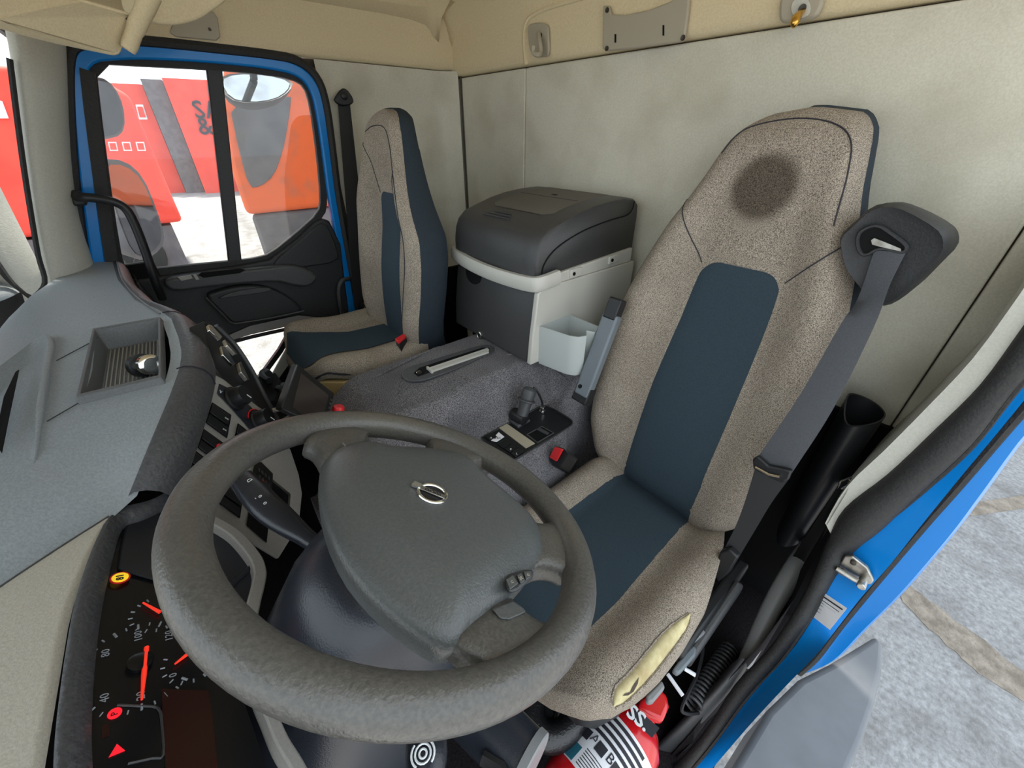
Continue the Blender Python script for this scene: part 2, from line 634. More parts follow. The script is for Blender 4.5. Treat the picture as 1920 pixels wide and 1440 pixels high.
fr_ = [p for p in gl if side_of(p) > 0]
fr_ = [div_t] + [p for p in gl[4:] if False]
front = [P(u, v, 0, XG + .004) for u, v in [(400, 121), (280, 116), (168, 110), (180, 220), (205, 400), (222, 497), (235, 517), (300, 508), (441, 496)]]
rear = [P(u, v, 0, XG - .006) for u, v in [(400, 121), (441, 496), (480, 489), (510, 481), (560, 440), (602, 402), (607, 372), (600, 290), (588, 200), (575, 158), (545, 140), (480, 130)]]
MB().prism(front, (.005, 0, 0)).build('window_pane', 'clear_glass', dr, smooth_=False)
MB().prism(rear, (.005, 0, 0)).build('window_pane', 'dusty_glass', dr, smooth_=False)
MB().tube([div_t, div_b], 1, sec=RECT(0.020, 0.042), upv=(0, 1, 0)).build('window_divider', 'black_plastic', dr, bevel=.003)
MB().tube(glr, 1, closed=True, sec=[(-.012, -.012), (.012, -.012), (.012, .012), (-.012, .012)], upv=(1, 0, 0)).build('window_seal', 'rubber', dr)
# blue painted frame
blue_px = [(190, 520), (176, 430), (160, 300), (151, 180), (146, 104), (230, 97), (300, 99), (400, 106), (500, 117), (560, 131), (590, 165), (602, 220), (612, 290), (622, 370), (640, 470), (660, 585), (680, 690)]
bp = chaikin([P(u, v, 0, XR + .005) for u, v in blue_px], 2, False)
MB().tube(bp, 1, sec=RECT(0.034, 0.03), upv=(1, 0, 0)).build('door_frame', 'blue_paint', dr, bevel=.006, segs=3)
seal_px = [(168, 560), (145, 400), (134, 300), (127, 180), (127, 96), (150, 80), (230, 74), (300, 79), (400, 90), (500, 101), (560, 112), (597, 145), (612, 195), (622, 270), (634, 370), (652, 470), (672, 590), (690, 690)]
sp = chaikin([P(u, v, 0, XR - .006) for u, v in seal_px], 2, False)
tr1 = thing('trim_1', (XR, -0.2, ZF), kind='structure')
MB().tube(sp, 0.015, 8).build('door_seal', 'rubber', tr1)

MB().tube(chaikin([P(u, v, 0, XR - .004) for u, v in [(164, 132), (173, 220), (196, 400), (214, 520)]], 1, False), 1, sec=RECT(.030, .02), upv=(1, 0, 0)).build('front_seal_bar', 'rubber', dr)
# inner door panel
pan = [(150, 540), (300, 519), (440, 500), (505, 488), (556, 450), (590, 418), (606, 410), (618, 414), (640, 458), (655, 590), (650, 612), (600, 596), (560, 592), (470, 612), (415, 636), (300, 660), (180, 640)]
MB().prism([P(u, v, 0, XR - .012) for u, v in pan], (.05, 0, 0)).build('door_panel', 'black_plastic', dr, bevel=.008, segs=3)
# triangular sail panel with raised border
sail = [(512, 492), (560, 453), (592, 424), (606, 418), (616, 424), (634, 468), (636, 492), (560, 503), (520, 506)]
MB().prism([P(u, v, 0, XR - .024) for u, v in chaikin(sail, 1)], (.02, 0, 0)).build('sail_panel', 'black_plastic', dr, bevel=.006, segs=3)
# window ledge / armrest
led = [(306, 524), (380, 514), (500, 502), (545, 496), (580, 505), (600, 520), (580, 540), (545, 535), (520, 528), (440, 534), (380, 541), (330, 548), (312, 540)]
lo_ = MB().prism([P(u, v, 0, XR - .055) for u, v in chaikin(led, 1)], (.06, 0, 0)).build('armrest', 'charcoal_plastic', dr, bevel=.010, segs=3)
MB().prism([P(u, v, 0, XR - .057) for u, v in [(372, 516), (378, 511), (450, 504), (460, 506), (450, 512), (382, 521)]], (.006, 0, 0)).build('pull_recess', 'deep_black', lo_)
MB().prism([P(u, v, 0, XR - .060) for u, v in [(333, 520), (358, 516), (362, 522), (340, 527)]], (.006, 0, 0)).build('window_switch', 'panel_grey', lo_, bevel=.001)
MB().prism([P(u, v, 0, XR - .058) for u, v in [(362, 516), (368, 515), (374, 524), (368, 525)]], (.006, 0, 0)).build('switch_bezel', 'panel_grey', lo_)
# map pocket with a lip
pk = [(384, 556), (400, 548), (440, 537), (480, 535), (512, 541), (548, 560), (572, 584), (520, 596), (462, 606), (436, 608), (420, 592)]
MB().prism([P(u, v, 0, XR - .045) for u, v in chaikin(pk, 1)], (.04, 0, 0)).build('door_pocket', 'black_plastic', dr, bevel=.01, segs=3)
MB().prism([P(u, v, 0, XR - .052) for u, v in chaikin([(402, 562), (440, 546), (500, 538), (512, 543), (500, 548), (430, 558)], 1)], (.02, 0, 0)).build('pocket_lip', 'charcoal_plastic', dr, bevel=.004)
ed = [P(u, v, 0, XR - .052) for u, v in [(386, 558), (420, 592), (436, 606), (462, 604), (520, 594), (570, 583)]]
MB().tube(cat(ed, 4), .004, 6).build('pocket_edge', 'charcoal_plastic', dr)
# lower grey rail, black gasket, kerb window and bottom of the door
MB().prism([P(u, v, 0, XR - .004) for u, v in [(400, 634), (470, 610), (560, 591), (640, 596), (640, 606), (560, 608), (470, 628), (405, 648)]], (.03, 0, 0)).build('lower_rail', 'panel_grey', dr, bevel=.003)
MB().tube([P(u, v, 0, XR + .004) for u, v in [(395, 652), (470, 632), (560, 612), (640, 612)]], .008, 8).build('lower_gasket', 'rubber', dr)
kw = [P(u, v, 0, XR + .012) for u, v in [(395, 650), (560, 612), (620, 612), (620, 660), (500, 725), (430, 770)]]
MB().prism(kw, (.004, 0, 0)).build('kerb_window', 'clear_glass', dr, smooth_=False)
MB().tube([P(u, v, 0, XR + .004) for u, v in [(430, 752), (490, 705), (525, 657), (545, 622)]], 1, sec=RECT(0.02, .02), upv=(1, 0, 0)).build('kerb_window_frame', 'satin_black', dr)
MB().prism([P(u, v, 0, XR + .002) for u, v in [(545, 640), (600, 640), (600, 700), (560, 760), (500, 760), (505, 712)]], (.01, 0, 0)).build('kerb_reflection', 'pocket_grey', dr)  # pale panel painted in for the reflection in the low glass
MB().prism([P(u, v, 0, XR - .002) for u, v in [(430, 760), (500, 716), (522, 712), (545, 680), (700, 620), (760, 700), (500, 830)]], (.012, 0, 0)).build('lower_panel', 'deep_black', dr)

MB().box((XR + .022, -.1, (-1.13 + ZF) / 2 - .05), (.03, 1.2, .30 + .1)).build('lower_shell', 'deep_black', dr, smooth_=False)
MB().box((XR + .022, .28, -.85), (.03, .44, .96)).build('front_shell', 'deep_black', dr, smooth_=False)
# ---- passenger A-pillar trim
ap = thing('trim_2', (1.75, 0.25, -0.4), kind='structure')
rowsA = []
for (uL, vL, uR, vR) in [(-30, -80, 110, -60), (8, 40, 128, 60), (22, 120, 130, 130), (34, 220, 132, 230), (46, 310, 138, 330), (58, 400, 150, 410), (72, 480, 176, 490), (88, 545, 205, 560), (100, 600, 225, 620)]:
    a = np.array(P(uL, vL, 0, XR - .14)); b = np.array(P(uR, vR, 0, XR - .005))
    mid = (a + b) / 2 + np.array((-.035, -.02, 0))
    c0 = a * 1.06
    rowsA.append([c0, a, 0.55 * a + .45 * mid + np.array((-.008, 0, 0)), mid, .45 * mid + .55 * b + np.array((-.008, -.006, 0)), b, b + np.array((.05, .01, 0))])
MB().grid(rowsA).build('pillar_trim', 'liner_trim', ap, subsurf=1)
MB().tube(cat([P(u, v, 0, XR - .135) for u, v in [(18, 110), (32, 220), (44, 310), (58, 400), (72, 480), (84, 530), (60, 560), (20, 590), (-40, 640)]], 4), 0.006, 6).build('windscreen_gasket', 'rubber', ap)

# ---- windscreen glass + header
ws = thing('window_1', (0.85, 0.40, -0.4), kind='structure')
rows = []
for x, dy in [(XL - .04, -.08), (0.1, -.02), (0.6, 0), (1.1, 0), (1.5, -.02), (1.66, -.06), (1.72, -.10)]:
    rows.append([(x, 0.41 + dy, -0.42), (x, .37 + dy, 0.0), (x, 0.34 + dy, 0.44)])
wo = MB().grid(rows).build('windscreen', 'clear_glass', ws)

# ---- sun visor and padded header at the top of the windscreen
sv = thing('sun_visor', (1.2, 0.05, 0.16), 'beige padded sun visor folded down at the top of the windscreen', 'sun visor')


def vp(u, v, x):
    return np.array(P(u, v, 0, x))


vis = [(-60, 10), (0, 38), (30, 52), (120, 80), (205, 103), (224, 106), (232, 96), (246, 50), (258, 30), (235, 20), (120, -12), (-60, -60)]
va = [vp(u, v, 1.42 if u > 0 else 1.30) for u, v in chaikin(vis, 1)]
vb = [p + np.array((.07, .09, 0.02)) for p in va]
MB().loft([va, vb]).build('visor_board', 'liner_band', sv, bevel=.014, segs=4)
# visor's upper board with a seam
MB().tube(cat([vp(u, v, 1.415) for u, v in [(60, -20), (120, 0), (180, 22), (225, 34), (252, 36)]], 4), .003, 6).build('visor_seam', 'seam_dark', sv)
hin = [vp(u, v, 1.40) for u, v in [(285, -12), (268, 24), (252, 60), (240, 94)]]
MB().tube(cat(hin, 4), [.017] * 4 + [.016] * 4 + [.014] * 4 + [.012], 10).build('visor_hinge', 'liner_band', sv)
hd = thing('header_padding', (1.3, -.1, .3), 'beige padded corner of the overhead shelf beside the sun visor', 'padding')
hp = [(262, 28), (280, 40), (300, 48), (340, 48), (375, 38), (410, 14), (440, -10), (420, -80), (300, -80), (262, -40)]
a = [vp(u, v, 1.46) for u, v in chaikin(hp, 1)]
MB().loft([a, [p + np.array((.16, .02, .03)) for p in a]]).build('pad', 'liner_band', hd, bevel=.02, segs=4)

# ---- driver's side: B-pillar (left wall of the cab) with jamb, seals and outer skin
wl = thing('wall_left', (-0.1, -1.0, ZF), kind='structure')
YJ = -0.95
# (v-order top->bottom) inner trim edge, seal inner, seal outer, jamb mid, skin
ctrl = [  # y of the station, trim edge, seal in, seal out, skin
    (-0.97, (2100, 360), (2130, 400), (2170, 420), (2210, 430)),
    (-0.97, (1990, 455), (2010, 500), (2050, 540), (2080, 560)),
    (-0.96, (1915, 560), (1935, 600), (1975, 640), (2010, 640)),
    (-0.96, (1830, 675), (1845, 715), (1890, 745), (1925, 745)),
    (-0.96, (1745, 765), (1760, 800), (1815, 840), (1855, 830)),
    (-0.95, (1660, 850), (1672, 885), (1715, 930), (1790, 908)),
    (-0.94, (1592, 915), (1605, 945), (1630, 1000), (1722, 992)),
    (-0.92, (1550, 985), (1561, 1008), (1584, 1044), (1668, 1060)),
    (-0.87, (1524, 1052), (1533, 1068), (1552, 1094), (1615, 1120)),
    (-0.80, (1488, 1125), (1497, 1138), (1515, 1162), (1562, 1188)),
    (-0.73, (1430, 1205), (1441, 1217), (1462, 1238), (1530, 1228)),
    (-0.66, (1370, 1270), (1380, 1282), (1400, 1306), (1470, 1290)),
    (-0.58, (1300, 1370), (1312, 1382), (1330, 1400), (1400, 1366)),
    (-0.50, (1215, 1465), (1228, 1478), (1248, 1492), (1300, 1480)),
    (-0.40, (1100, 1580), (1112, 1592), (1130, 1610), (1180, 1600)),
]


def col_(k, dy=0.0):
    return [np.array(P(*c[k], 1, c[0] + dy)) for c in ctrl]


tri, sin_, sou, ski = col_(1), col_(2), col_(3), col_(4)
ski = [p * (1.0 + .07 * smooth(-.95, -1.2, p[2])) for p in ski]
# rubber door-opening seal: fat profile between inner and outer line
cen = cat([(a + b) / 2 for a, b in zip(sin_, sou)], 4)
rad = cat([(np.linalg.norm(a - b) * .5, 0, 0) for a, b in zip(sin_, sou)], 4)
MB().tube(cen, [max(.007, float(r[0])) for r in rad], 12).build('opening_seal', 'rubber', wl)
# a second lip of the seal
MB().tube(cat([b + np.array((-.002, .004, 0)) for b in sou], 4), .004, 6).build('seal_lip', 'rubber', wl)
# blue jamb: from under the seal to the outer skin, and the skin going rearwards
rows = []
for c0, a, b in zip(cat(sin_, 3), cat(sou, 3), cat(ski, 3)):
    rows.append([a * .8 + c0 * .2 + np.array((0, -.01, 0)), a + np.array((0, -.004, 0)), a * .65 + b * .35 + np.array((0, -.004, 0)), a * .3 + b * .7 + np.array((0, -.002, 0)), b])
MB().grid(rows).build('door_jamb', 'blue_paint', wl, ang=60)
# outer weather seal (black) along the skin and the blue outer flange
osl = [(2000, 690), (1920, 765), (1800, 905), (1730, 985), (1640, 1092), (1575, 1172), (1530, 1232), (1498, 1262)]
oy = [-.99, -.99, -.985, -.975, -.955, -.93, -.90, -.885]
op = cat([P(u, v, 1, y) for (u, v), y in zip(osl, oy)], 4)
MB().tube(op, .0085, 8).build('outer_seal', 'rubber', wl)
osk = [(2040, 730), (1935, 800), (1840, 925), (1780, 1005), (1690, 1110), (1620, 1180), (1560, 1240), (1502, 1266)]
inn = cat([P(u, v, 1, y - .004) for (u, v), y in zip(osl, oy)], 4)
out_ = cat([P(u, v, 1, y - .004) for (u, v), y in zip(osk, oy)], 4)
jin = cat([P(u, v, 1, y - .004) for (u, v), y in zip([(1960, 640), (1880, 745), (1775, 890), (1700, 970), (1620, 1070), (1560, 1150), (1520, 1210), (1490, 1255)], oy)], 4)
rows = [[a_ + np.array((.01, 0, 0)), a, b, b + np.array((-.006, -.015, 0)), b + np.array((-.006, -.25, 0.0))] for a_, a, b in zip(jin, inn, out_)]
MB().grid(rows).build('outer_skin', 'blue_paint', wl, ang=60)
# light inner trim of the B-pillar, from seal back to the rear wall
rows = []
for p, q in zip(cat(tri, 3), cat(sin_, 3)):
    p0 = np.array(p)
    rows.append([q, p0 + np.array((.004, -.004, 0)), p0 + np.array((.006, -.05, 0)), (p0[0] - .006, YR + .02, p0[2]), (p0[0] - .03, YR - .005, p0[2])])
    if p0[2] < -.76:
        rows.pop()
MB().grid(rows).build('pillar_trim', 'liner_trim', wl, ang=60)
rows = []
for p in tri[6:]:
    rows.append([p + np.array((.0, -.002, 0)), np.array((p[0] - .012, p[1] - .01, (p[2] + ZF) / 2)), np.array((p[0] - .012, p[1] - .02, ZF - .05))])
MB().grid(rows).build('sill_side', 'floor_mat', wl)
# sill cover strip inside the seal, lower part of the opening
slc = [(1392, 1230), (1366, 1264), (1324, 1312), (1262, 1374), (1172, 1466), (1104, 1545)]
sle = [(1402, 1252), (1376, 1288), (1330, 1340), (1262, 1412), (1170, 1500), (1100, 1580)]
ya = [-.70, -.66, -.61, -.55, -.47, -.40]
rows = []
for (u, v), (u2, v2), y in zip(slc, sle, ya):
    a, b = np.array(P(u, v, 1, y)), np.array(P(u2, v2, 1, y))
    rows.append([a + np.array((.01, 0, -.05)), a, a * .5 + b * .5 + np.array((0, 0, .006)), b, b + np.array((0, 0, -.03))])
MB().grid(rows).build('sill_cover', 'charcoal_plastic', wl, subsurf=1)
# striker
st = MB()
sk = [P(u, v, 1, -.902) for u, v in [(1586, 1038), (1600, 1038), (1628, 1060), (1640, 1084), (1632, 1098), (1608, 1092), (1574, 1072), (1570, 1064)]]
sko = st.prism(sk, (0, .010, 0)).build('striker_plate', 'steel', wl, bevel=.002)
MB().lathe([(.008, 0), (.008, .028), (.006, .030)], P(1620, 1086, 1, -.894), (0, 1, .1), 14).build('striker_pin', 'steel', sko)
MB().tube([P(1568, 1066, 1, -.880), P(1600, 1086, 1, -.880), P(1622, 1096, 1, -.880)], .006, 10).build('striker_bar', 'steel', sko)
for u, v in [(1600, 1054), (1578, 1070)]:
    MB().lathe([(.0055, 0), (.0055, .004), (.003, .005)], P(u, v, 1, -.892), (0, 1, 0), 12).build('screw', 'screw', sko)
# data sticker
sy = -.865
sti = [P(u, v, 1, float(np.interp(v, [1040, 1110, 1185], [-.915, -.862, -.79])) + .008) for u, v in [(1540, 1108), (1588, 1140), (1556, 1180), (1520, 1152)]]
so = MB().prism(sti, (-.0005, .0015, 0)).build('sticker', 'white_paper', wl, smooth_=False)
A_, B_, C_ = [np.array(q) for q in (sti[0], sti[1], sti[3])]
for k, (w, t0) in enumerate([(.0016, .12), (.0009, .26), (.0007, .36), (.0007, .46), (.0007, .60), (.0007, .72)]):
    q0 = A_ + (C_ - A_) * t0 + (B_ - A_) * .1
    q1 = A_ + (C_ - A_) * t0 + (B_ - A_) * (.9 - .07 * k)
    MB().tube([q0 + np.array((0, .0018, 0)), q1 + np.array((0, .0018, 0))], w, 5).build('printed_line', 'ink', so)

# grey wing / step cover outside below the sill
fz = -1.52
fp = [(1440, 1330), (1500, 1272), (1560, 1242), (1645, 1190), (1660, 1212), (1656, 1260), (1640, 1330), (1620, 1390), (1590, 1460), (1530, 1600), (1250, 1640)]
fa = [np.array(P(u, v, 2, fz)) for u, v in fp]
wing = MB().loft([[p + np.array((0, 0, -.25)) for p in fa], fa]).build('wing_panel', 'grey_paint', wl, bevel=.018, segs=4)

# =================================================================== DASHBOARD
CREST = [(-0.05, .235, -.44), (0.30, .232, -.44), (0.50, .224, -.44), (.56, .214, -.442), (.60, .204, -.445), (.632, .19, -.446), (.649, .163, -.44), (.678, .134, -.41), (.722, .108, -.39), (.787, .080, -.375), (.868, .057, -.368),
         (.934, .046, -.365), (1.012, .043, -.36), (1.138, .046, -.358), (1.216, .065, -.355), (1.316, .104, -.353), (1.549, .137, -.352), (1.79, .150, -.35)]


def crest(x):
    return interp(CREST, x)


def yw(x):
    return float(np.interp(x, [-.05, .6, 1.1, 1.5, 1.66, 1.79], [.40, .40, .385, .36, .31, .25]))


def dash_z(x, y):
    yc, zc = crest(x)
    return zc + 0.004 * smooth(yc, yc + .05, y)


da = thing('dashboard', (0.85, 0.15, -0.75), 'grey moulded dashboard running under the windscreen with switches and instruments', 'dashboard')
TX0, TX1, TT0, TT1 = .835, 1.125, .075, .40
xs = sorted(set([round(float(x), 4) for x in np.linspace(-.05, 1.79, 60)] + [TX0, TX1, .649, .632]))
ts = [0, .03, .05, TT0, .15, .22, .3, TT1, .52, .65, .8, 1.0]


def dpt(x, t):
    yc, zc = crest(x)
    y = yc + (yw(x) - yc) * t
    x = x - .62 * max(0, y - .19) * smooth(.25, .60, x) * smooth(.84, .66, x)
    return np.array((x, y, zc + .006 * math.sin(math.pi * min(1, t * 1.0)) - (.004 if t == 0 else 0) - .03 * smooth(.85, 1, t)))


def mk_top(x0, x1, name, mt):
    X = [x for x in xs if x0 - 1e-6 <= x <= x1 + 1e-6]
    rows = [[dpt(x, t) for t in ts] for x in X]
    sk = lambda i, j: (X[i] >= TX0 - 1e-6 and X[i + 1] <= TX1 + 1e-6 and ts[j] >= TT0 - 1e-6 and ts[j + 1] <= TT1 + 1e-6)
    return MB().grid(rows, skip=sk).build(name, mt, da, ang=70)


seam_x = .633
i0 = max(x for x in xs if x <= seam_x)
mk_top(i0, 1.79, 'top_pad', 'dash_plastic')
mk_top(-.05, i0, 'cluster_hood_top', 'dash_cream')
# recessed tray
tr = MB()
corner = lambda x, t, dz=0, ins=0: dpt(x, t) + np.array((0, 0, dz))
ring0 = [corner(TX0, TT0), corner(TX1, TT0), corner(TX1, TT1), corner(TX0, TT1)]
cc = sum(ring0) / 4
ringU = [p + np.array((0, 0, .012)) for p in ring0]
ringI = [cc + (p - cc) * .93 + np.array((0, 0, .012)) for p in ring0]
ringF = [cc + (p - cc) * .84 + np.array((0, 0, -.030)) for p in ring0]
tr.loft([[cc + (p - cc) * 1.04 + np.array((0, 0, -.003)) for p in ring0], ringU, ringI, ringF], cap=False)
tr.f.append((12, 13, 14, 15))
tro = tr.build('tray', 'tray_plastic', da, bevel=.004, segs=2)
for k in range(14):
    w = (k + .7) / 14.4
    a = ringF[0] + (ringF[3] - ringF[0]) * w
    b = ringF[1] + (ringF[2] - ringF[1]) * w
    MB().tube([a * .97 + b * .03 + np.array((0, 0, .0012)), a * .03 + b * .97 + np.array((0, 0, .0012))], .0014, 5).build('tray_rib', 'panel_grey', tro)
# metal plug lying in the tray
pg = thing('socket_plug', tuple(ringF[0] * .62 + ringF[1] * .16 + ringF[3] * .12 + ringF[2] * .10), 'small metal lighter plug with black cap lying in the dashboard tray', 'plug')
c0 = LOC[pg.name] + np.array((.03, .01, .020))
axp = np.array((-.75, -.45, .22))
axp /= np.linalg.norm(axp)
MB().lathe([(.016, 0), (.0165, .018), (.019, .018), (.019, .028), (.016, .030), (.012, .0305), (.012, .026), (.0, .026)], c0 + axp * .012, axp, 20).build('metal_body', 'chrome', pg)
MB().lathe([(.014, 0), (.022, .001), (.022, .013), (.016, .014)], c0, axp, 20).build('black_cap', 'satin_black', pg)

# lid panel and slots on the top pad (raised pieces left of the tray)
lid = [PS(u, v, dash_z, -.38) for u, v in [(-60, 740), (0, 703), (60, 655), (92, 634), (104, 640), (106, 655), (98, 700), (88, 770), (78, 850), (68, 920), (60, 965), (40, 1010), (-60, 1090)]]
MB().loft([[np.array(p) + np.array((0, 0, -.01)) for p in lid], [np.array(p) + np.array((0, 0, .014)) for p in lid]]).build('top_lid', 'dash_plastic', da, bevel=.006, segs=3)
sl = [PS(u, v, dash_z, -.38, .0142) for u, v in [(-10, 830), (8, 745), (30, 698), (36, 694), (34, 705), (18, 780), (4, 850)]]
MB().prism(sl, (0, 0, .0012)).build('defroster_slot', 'deep_black', da)
for a, b in [((106, 676), (174, 640)), ((88, 790), (174, 740)), ((174, 640), (183, 632))]:
    p, q = PS(*a, dash_z, -.38, .004), PS(*b, dash_z, -.38, .004)
    MB().tube([p, q], .0009, 5).build('pad_seam', 'charcoal_plastic', da)
p = [dpt(.632, t) + np.array((0, 0, .0006)) for t in (.02, .15, .3, .5, .7)]
MB().tube(cat(p, 3), .0012, 5).build('pad_seam', 'charcoal_plastic', da)
# far seam where the side pad starts
p = [PS(u, v, dash_z, -.36, .0035) for u, v in [(217, 486), (228, 524), (260, 560), (300, 588)]]
MB().tube(cat(p, 3), .0018, 6).build('pad_seam', 'charcoal_plastic', da)

# bolster: thick grained edge under the crest
rows = []
for x in [x for x in xs if x >= .64]:
    yc, zc = crest(x)
    w = 1.0 - .35 * smooth(1.2, 1.7, x)
    rows.append([(x, yc + .012, zc - .001), (x, yc - .000, zc + .004), (x, yc - .012 * w, zc - .001), (x, yc - .024 * w, zc - .012), (x, yc - .031 * w, zc - .028), (x, yc - .030 * w, zc - .05)])
MB().grid(rows).build('edge_bolster', 'bolster_plastic', da, ang=70)
for x in (.868, 1.175):
    yc, zc = crest(x)
    MB().tube([(x, yc + .012, zc + .0035), (x, yc, zc + .0045), (x, yc - .012, zc - .0005), (x, yc - .024, zc - .0115), (x, yc - .0315, zc - .028), (x, yc - .0305, zc - .048)], .0012, 5).build('bolster_joint', 'ink', da)
# lower dash body (passenger side fascia, dark)
rows = []
for x in [x for x in xs if x >= .90]:
    yc, zc = crest(x)
    bul = smooth(1.22, 1.14, x)
    rows.append([(x, yc - .026, zc - .045), (x, yc - .036, zc - .10), (x, yc - .05 - .02 * bul, zc - .17), (x, yc - .06 - .02 * bul, zc - .24), (x, yc + .05, zc - .34), (x, yc + .2, zc - .5)])
MB().grid(rows).build('fascia', 'black_plastic', da, ang=60)
rows = []
for x in [x for x in xs if x <= 1.80]:
    yc, zc = crest(x)
    yy = yw(x)
    rows.append([(x, yy, zc - .03), (x, yy - .0, zc - .6), (x, yy - .02, -1.38)])
MB().grid(rows).build('firewall', 'deep_black', da)

# air vents on the passenger-facing side of the centre bulge
pv0, nv = (1.02, -.014, -.43), (-0.45, -1, .33)
for poly in ([(385, 612), (392, 612), (412, 634), (408, 640), (388, 622)], [(409, 652), (417, 652), (436, 684), (432, 688), (413, 668)]):
    q = [np.array(PL(u, v, pv0, nv)) for u, v in poly]
    MB().prism(q, (0.0, -.006, .002)).build('vent_blade', 'chrome', da, bevel=.001)
for poly in ([(415, 640), (424, 648), (440, 668), (436, 668), (420, 652)], [(441, 684), (446, 682), (462, 716), (458, 716), (446, 702)]):
    q = [np.array(PL(u, v, pv0, nv)) for u, v in poly]
    MB().prism(q, (0, -.008, .003)).build('vent_blade', 'steel', da, bevel=.001)
q = [np.array(PL(u, v, pv0, nv)) for u, v in [(382, 602), (404, 612), (440, 648), (470, 694), (495, 742), (520, 790), (506, 778), (486, 766), (452, 740), (400, 704), (394, 680), (386, 640)]]
MB().prism(q, (0, .03, -.006)).build('vent_housing', 'satin_black', da, bevel=.002)
q = [PL(u, v, pv0, nv) for u, v in [(404, 611), (440, 647), (472, 696), (495, 742), (520, 786)]]
MB().tube(cat(q, 4), .006, 8).build('vent_rim', 'charcoal_plastic', da)

# ---- centre control panel, turned towards the driver
PA = np.array((.92, .018, -.412)); PN = np.array((-.43, -.85, .32)); PN /= np.linalg.norm(PN)


def pp_(u, v, h=0.0):
    return np.array(PL(u, v, PA + PN * h, PN))


cp = [(398, 700), (420, 712), (452, 738), (486, 764), (505, 775), (522, 800), (545, 845), (560, 890), (566, 925), (560, 985), (520, 1050), (455, 1010), (395, 985), (312, 925), (340, 850), (370, 775)]
cpo = MB().loft([[pp_(u, v, -.06) for u, v in cp], [pp_(u, v, 0) for u, v in cp]]).build('control_panel', 'panel_grey', da, bevel=.006, segs=3)
PXR = pp_(520, 800) - pp_(400, 720); PXR /= np.linalg.norm(PXR)         # along the switch rows
PUP = np.cross(PN, PXR)
if PUP[2] < 0 and False:
    PUP = -PUP


def key(poly, h0=.0, h1=.008, mt='satin_black', name='switch', par=cpo, bev=.0015):
    q = [pp_(u, v, h0 - .004) for u, v in poly]
    return MB().loft([q, [pp_(u, v, h1) for u, v in poly]]).build(name, mt, par, bevel=bev, segs=2)


# heater control strip with two knobs
key([(411, 719), (425, 726), (470, 762), (512, 812), (508, 826), (490, 832), (455, 790), (407, 738)], h1=.002, mt='shroud_plastic', name='heater_strip')
for (u, v, r) in [(438, 748, .026), (484, 790, .026)]:
    o = pp_(u, v, .002)
    kn = MB().lathe([(r, 0), (r, .004), (r * .86, .006), (r * .80, .024), (r * .74, .027), (0.001, .027)], o, PN, 24).build('heater_knob', 'satin_black', cpo)
    MB().box(o + PN * .0275 + PXR * r * .35, (.012, .0016, .001), rot_from(PXR, PN)).build('pointer', 'white_print', kn, smooth_=False)
MB().tube([pp_(484, 790, .003) + .029 * (math.cos(a) * PXR + math.sin(a) * PUP) for a in np.linspace(1.7, 3.4, 9)], .0012, 5).build('heat_scale', 'red_print', cpo)
text('fan_mark', 'V', .010, pp_(414, 735, .0026), PXR, PUP, 'white_print', cpo)
# rocker switches, two halves each
sw = [[(398, 754), (434, 778), (426, 822), (385, 792)], [(381, 803), (424, 834), (416, 874), (369, 838)], [(366, 844), (402, 872), (390, 918), (350, 890)],
      [(446, 793), (490, 828), (480, 852), (437, 830)], [(421, 906), (456, 930), (450, 972), (408, 942)]]
marks = ['==', '', '', '7L', '']
for i, s in enumerate(sw):
    s = [np.array(q, float) for q in s]
    bz = key([tuple(q) for q in s], h1=.0025, mt='deep_black', name='switch_bezel')
    c0 = sum(s) / 4
    a = [c0 + (q - c0) * .92 for q in s]
    half = lambda t0, t1: [tuple(a[0] + (a[3] - a[0]) * t0), tuple(a[1] + (a[2] - a[1]) * t0), tuple(a[1] + (a[2] - a[1]) * t1), tuple(a[0] + (a[3] - a[0]) * t1)]
    k1 = key(half(0, .48), h1=.009, name='rocker', bev=.002)
    k2 = key(half(.52, 1), h1=.006, name='rocker', bev=.002)
    e = a[1] * .80 + a[0] * .20 + (a[3] - a[0]) * .26
    if i == 1:
        q = pp_(*(a[1] * .78 + a[0] * .22 + (a[2] - a[1]) * .30), .0095)
        MB().lathe([(.007, 0), (.007, .002), (.006, .003)], q, PN, 16).build('hazard_lamp', 'red_plastic', k1)
    elif marks[i]:
        for kk, fr in ((k1, .24), (k2, .76)):
            w = a[1] * .84 + a[0] * .16 + (a[2] - a[1]) * fr
            text('switch_mark', marks[i], .008, pp_(*w, .0092 if kk is k1 else .0062), PXR, PUP, 'white_print', kk, .0002)
# radio and display below
key([(478, 868), (490, 866), (512, 888), (508, 962), (488, 950), (470, 900)], h1=.004, mt='satin_black', name='radio_face')
for i in range(4):
    for j in range(3):
        key([(484 + i * 6 + j, 876 + i * 5 + j * 13), (488 + i * 6 + j, 879 + i * 5 + j * 13), (488 + i * 6 + j, 886 + i * 5 + j * 13), (484 + i * 6 + j, 883 + i * 5 + j * 13)], h1=.006, mt='charcoal_plastic', name='radio_button', bev=0)
key([(489, 898), (496, 902), (494, 914), (487, 910)], h1=.0062, mt='red_plastic', name='radio_lamp', bev=0)
key([(508, 896), (545, 926), (542, 968), (508, 960)], h1=.003, mt='steel', name='display_frame')
key([(510, 902), (541, 928), (538, 964), (510, 956)], h1=.0045, mt='cluster_black', name='display_glass')
key([(468, 948), (505, 972), (500, 1018), (462, 985)], h1=.003, mt='deep_black', name='storage_slot')
key([(440, 880), (452, 888), (450, 898), (438, 890)], h1=.002, mt='fridge_grey', name='key_label', bev=0)
text('off_mark', '@', .010, pp_(457, 886, .001), PXR, PUP, 'white_print', cpo, .0002)

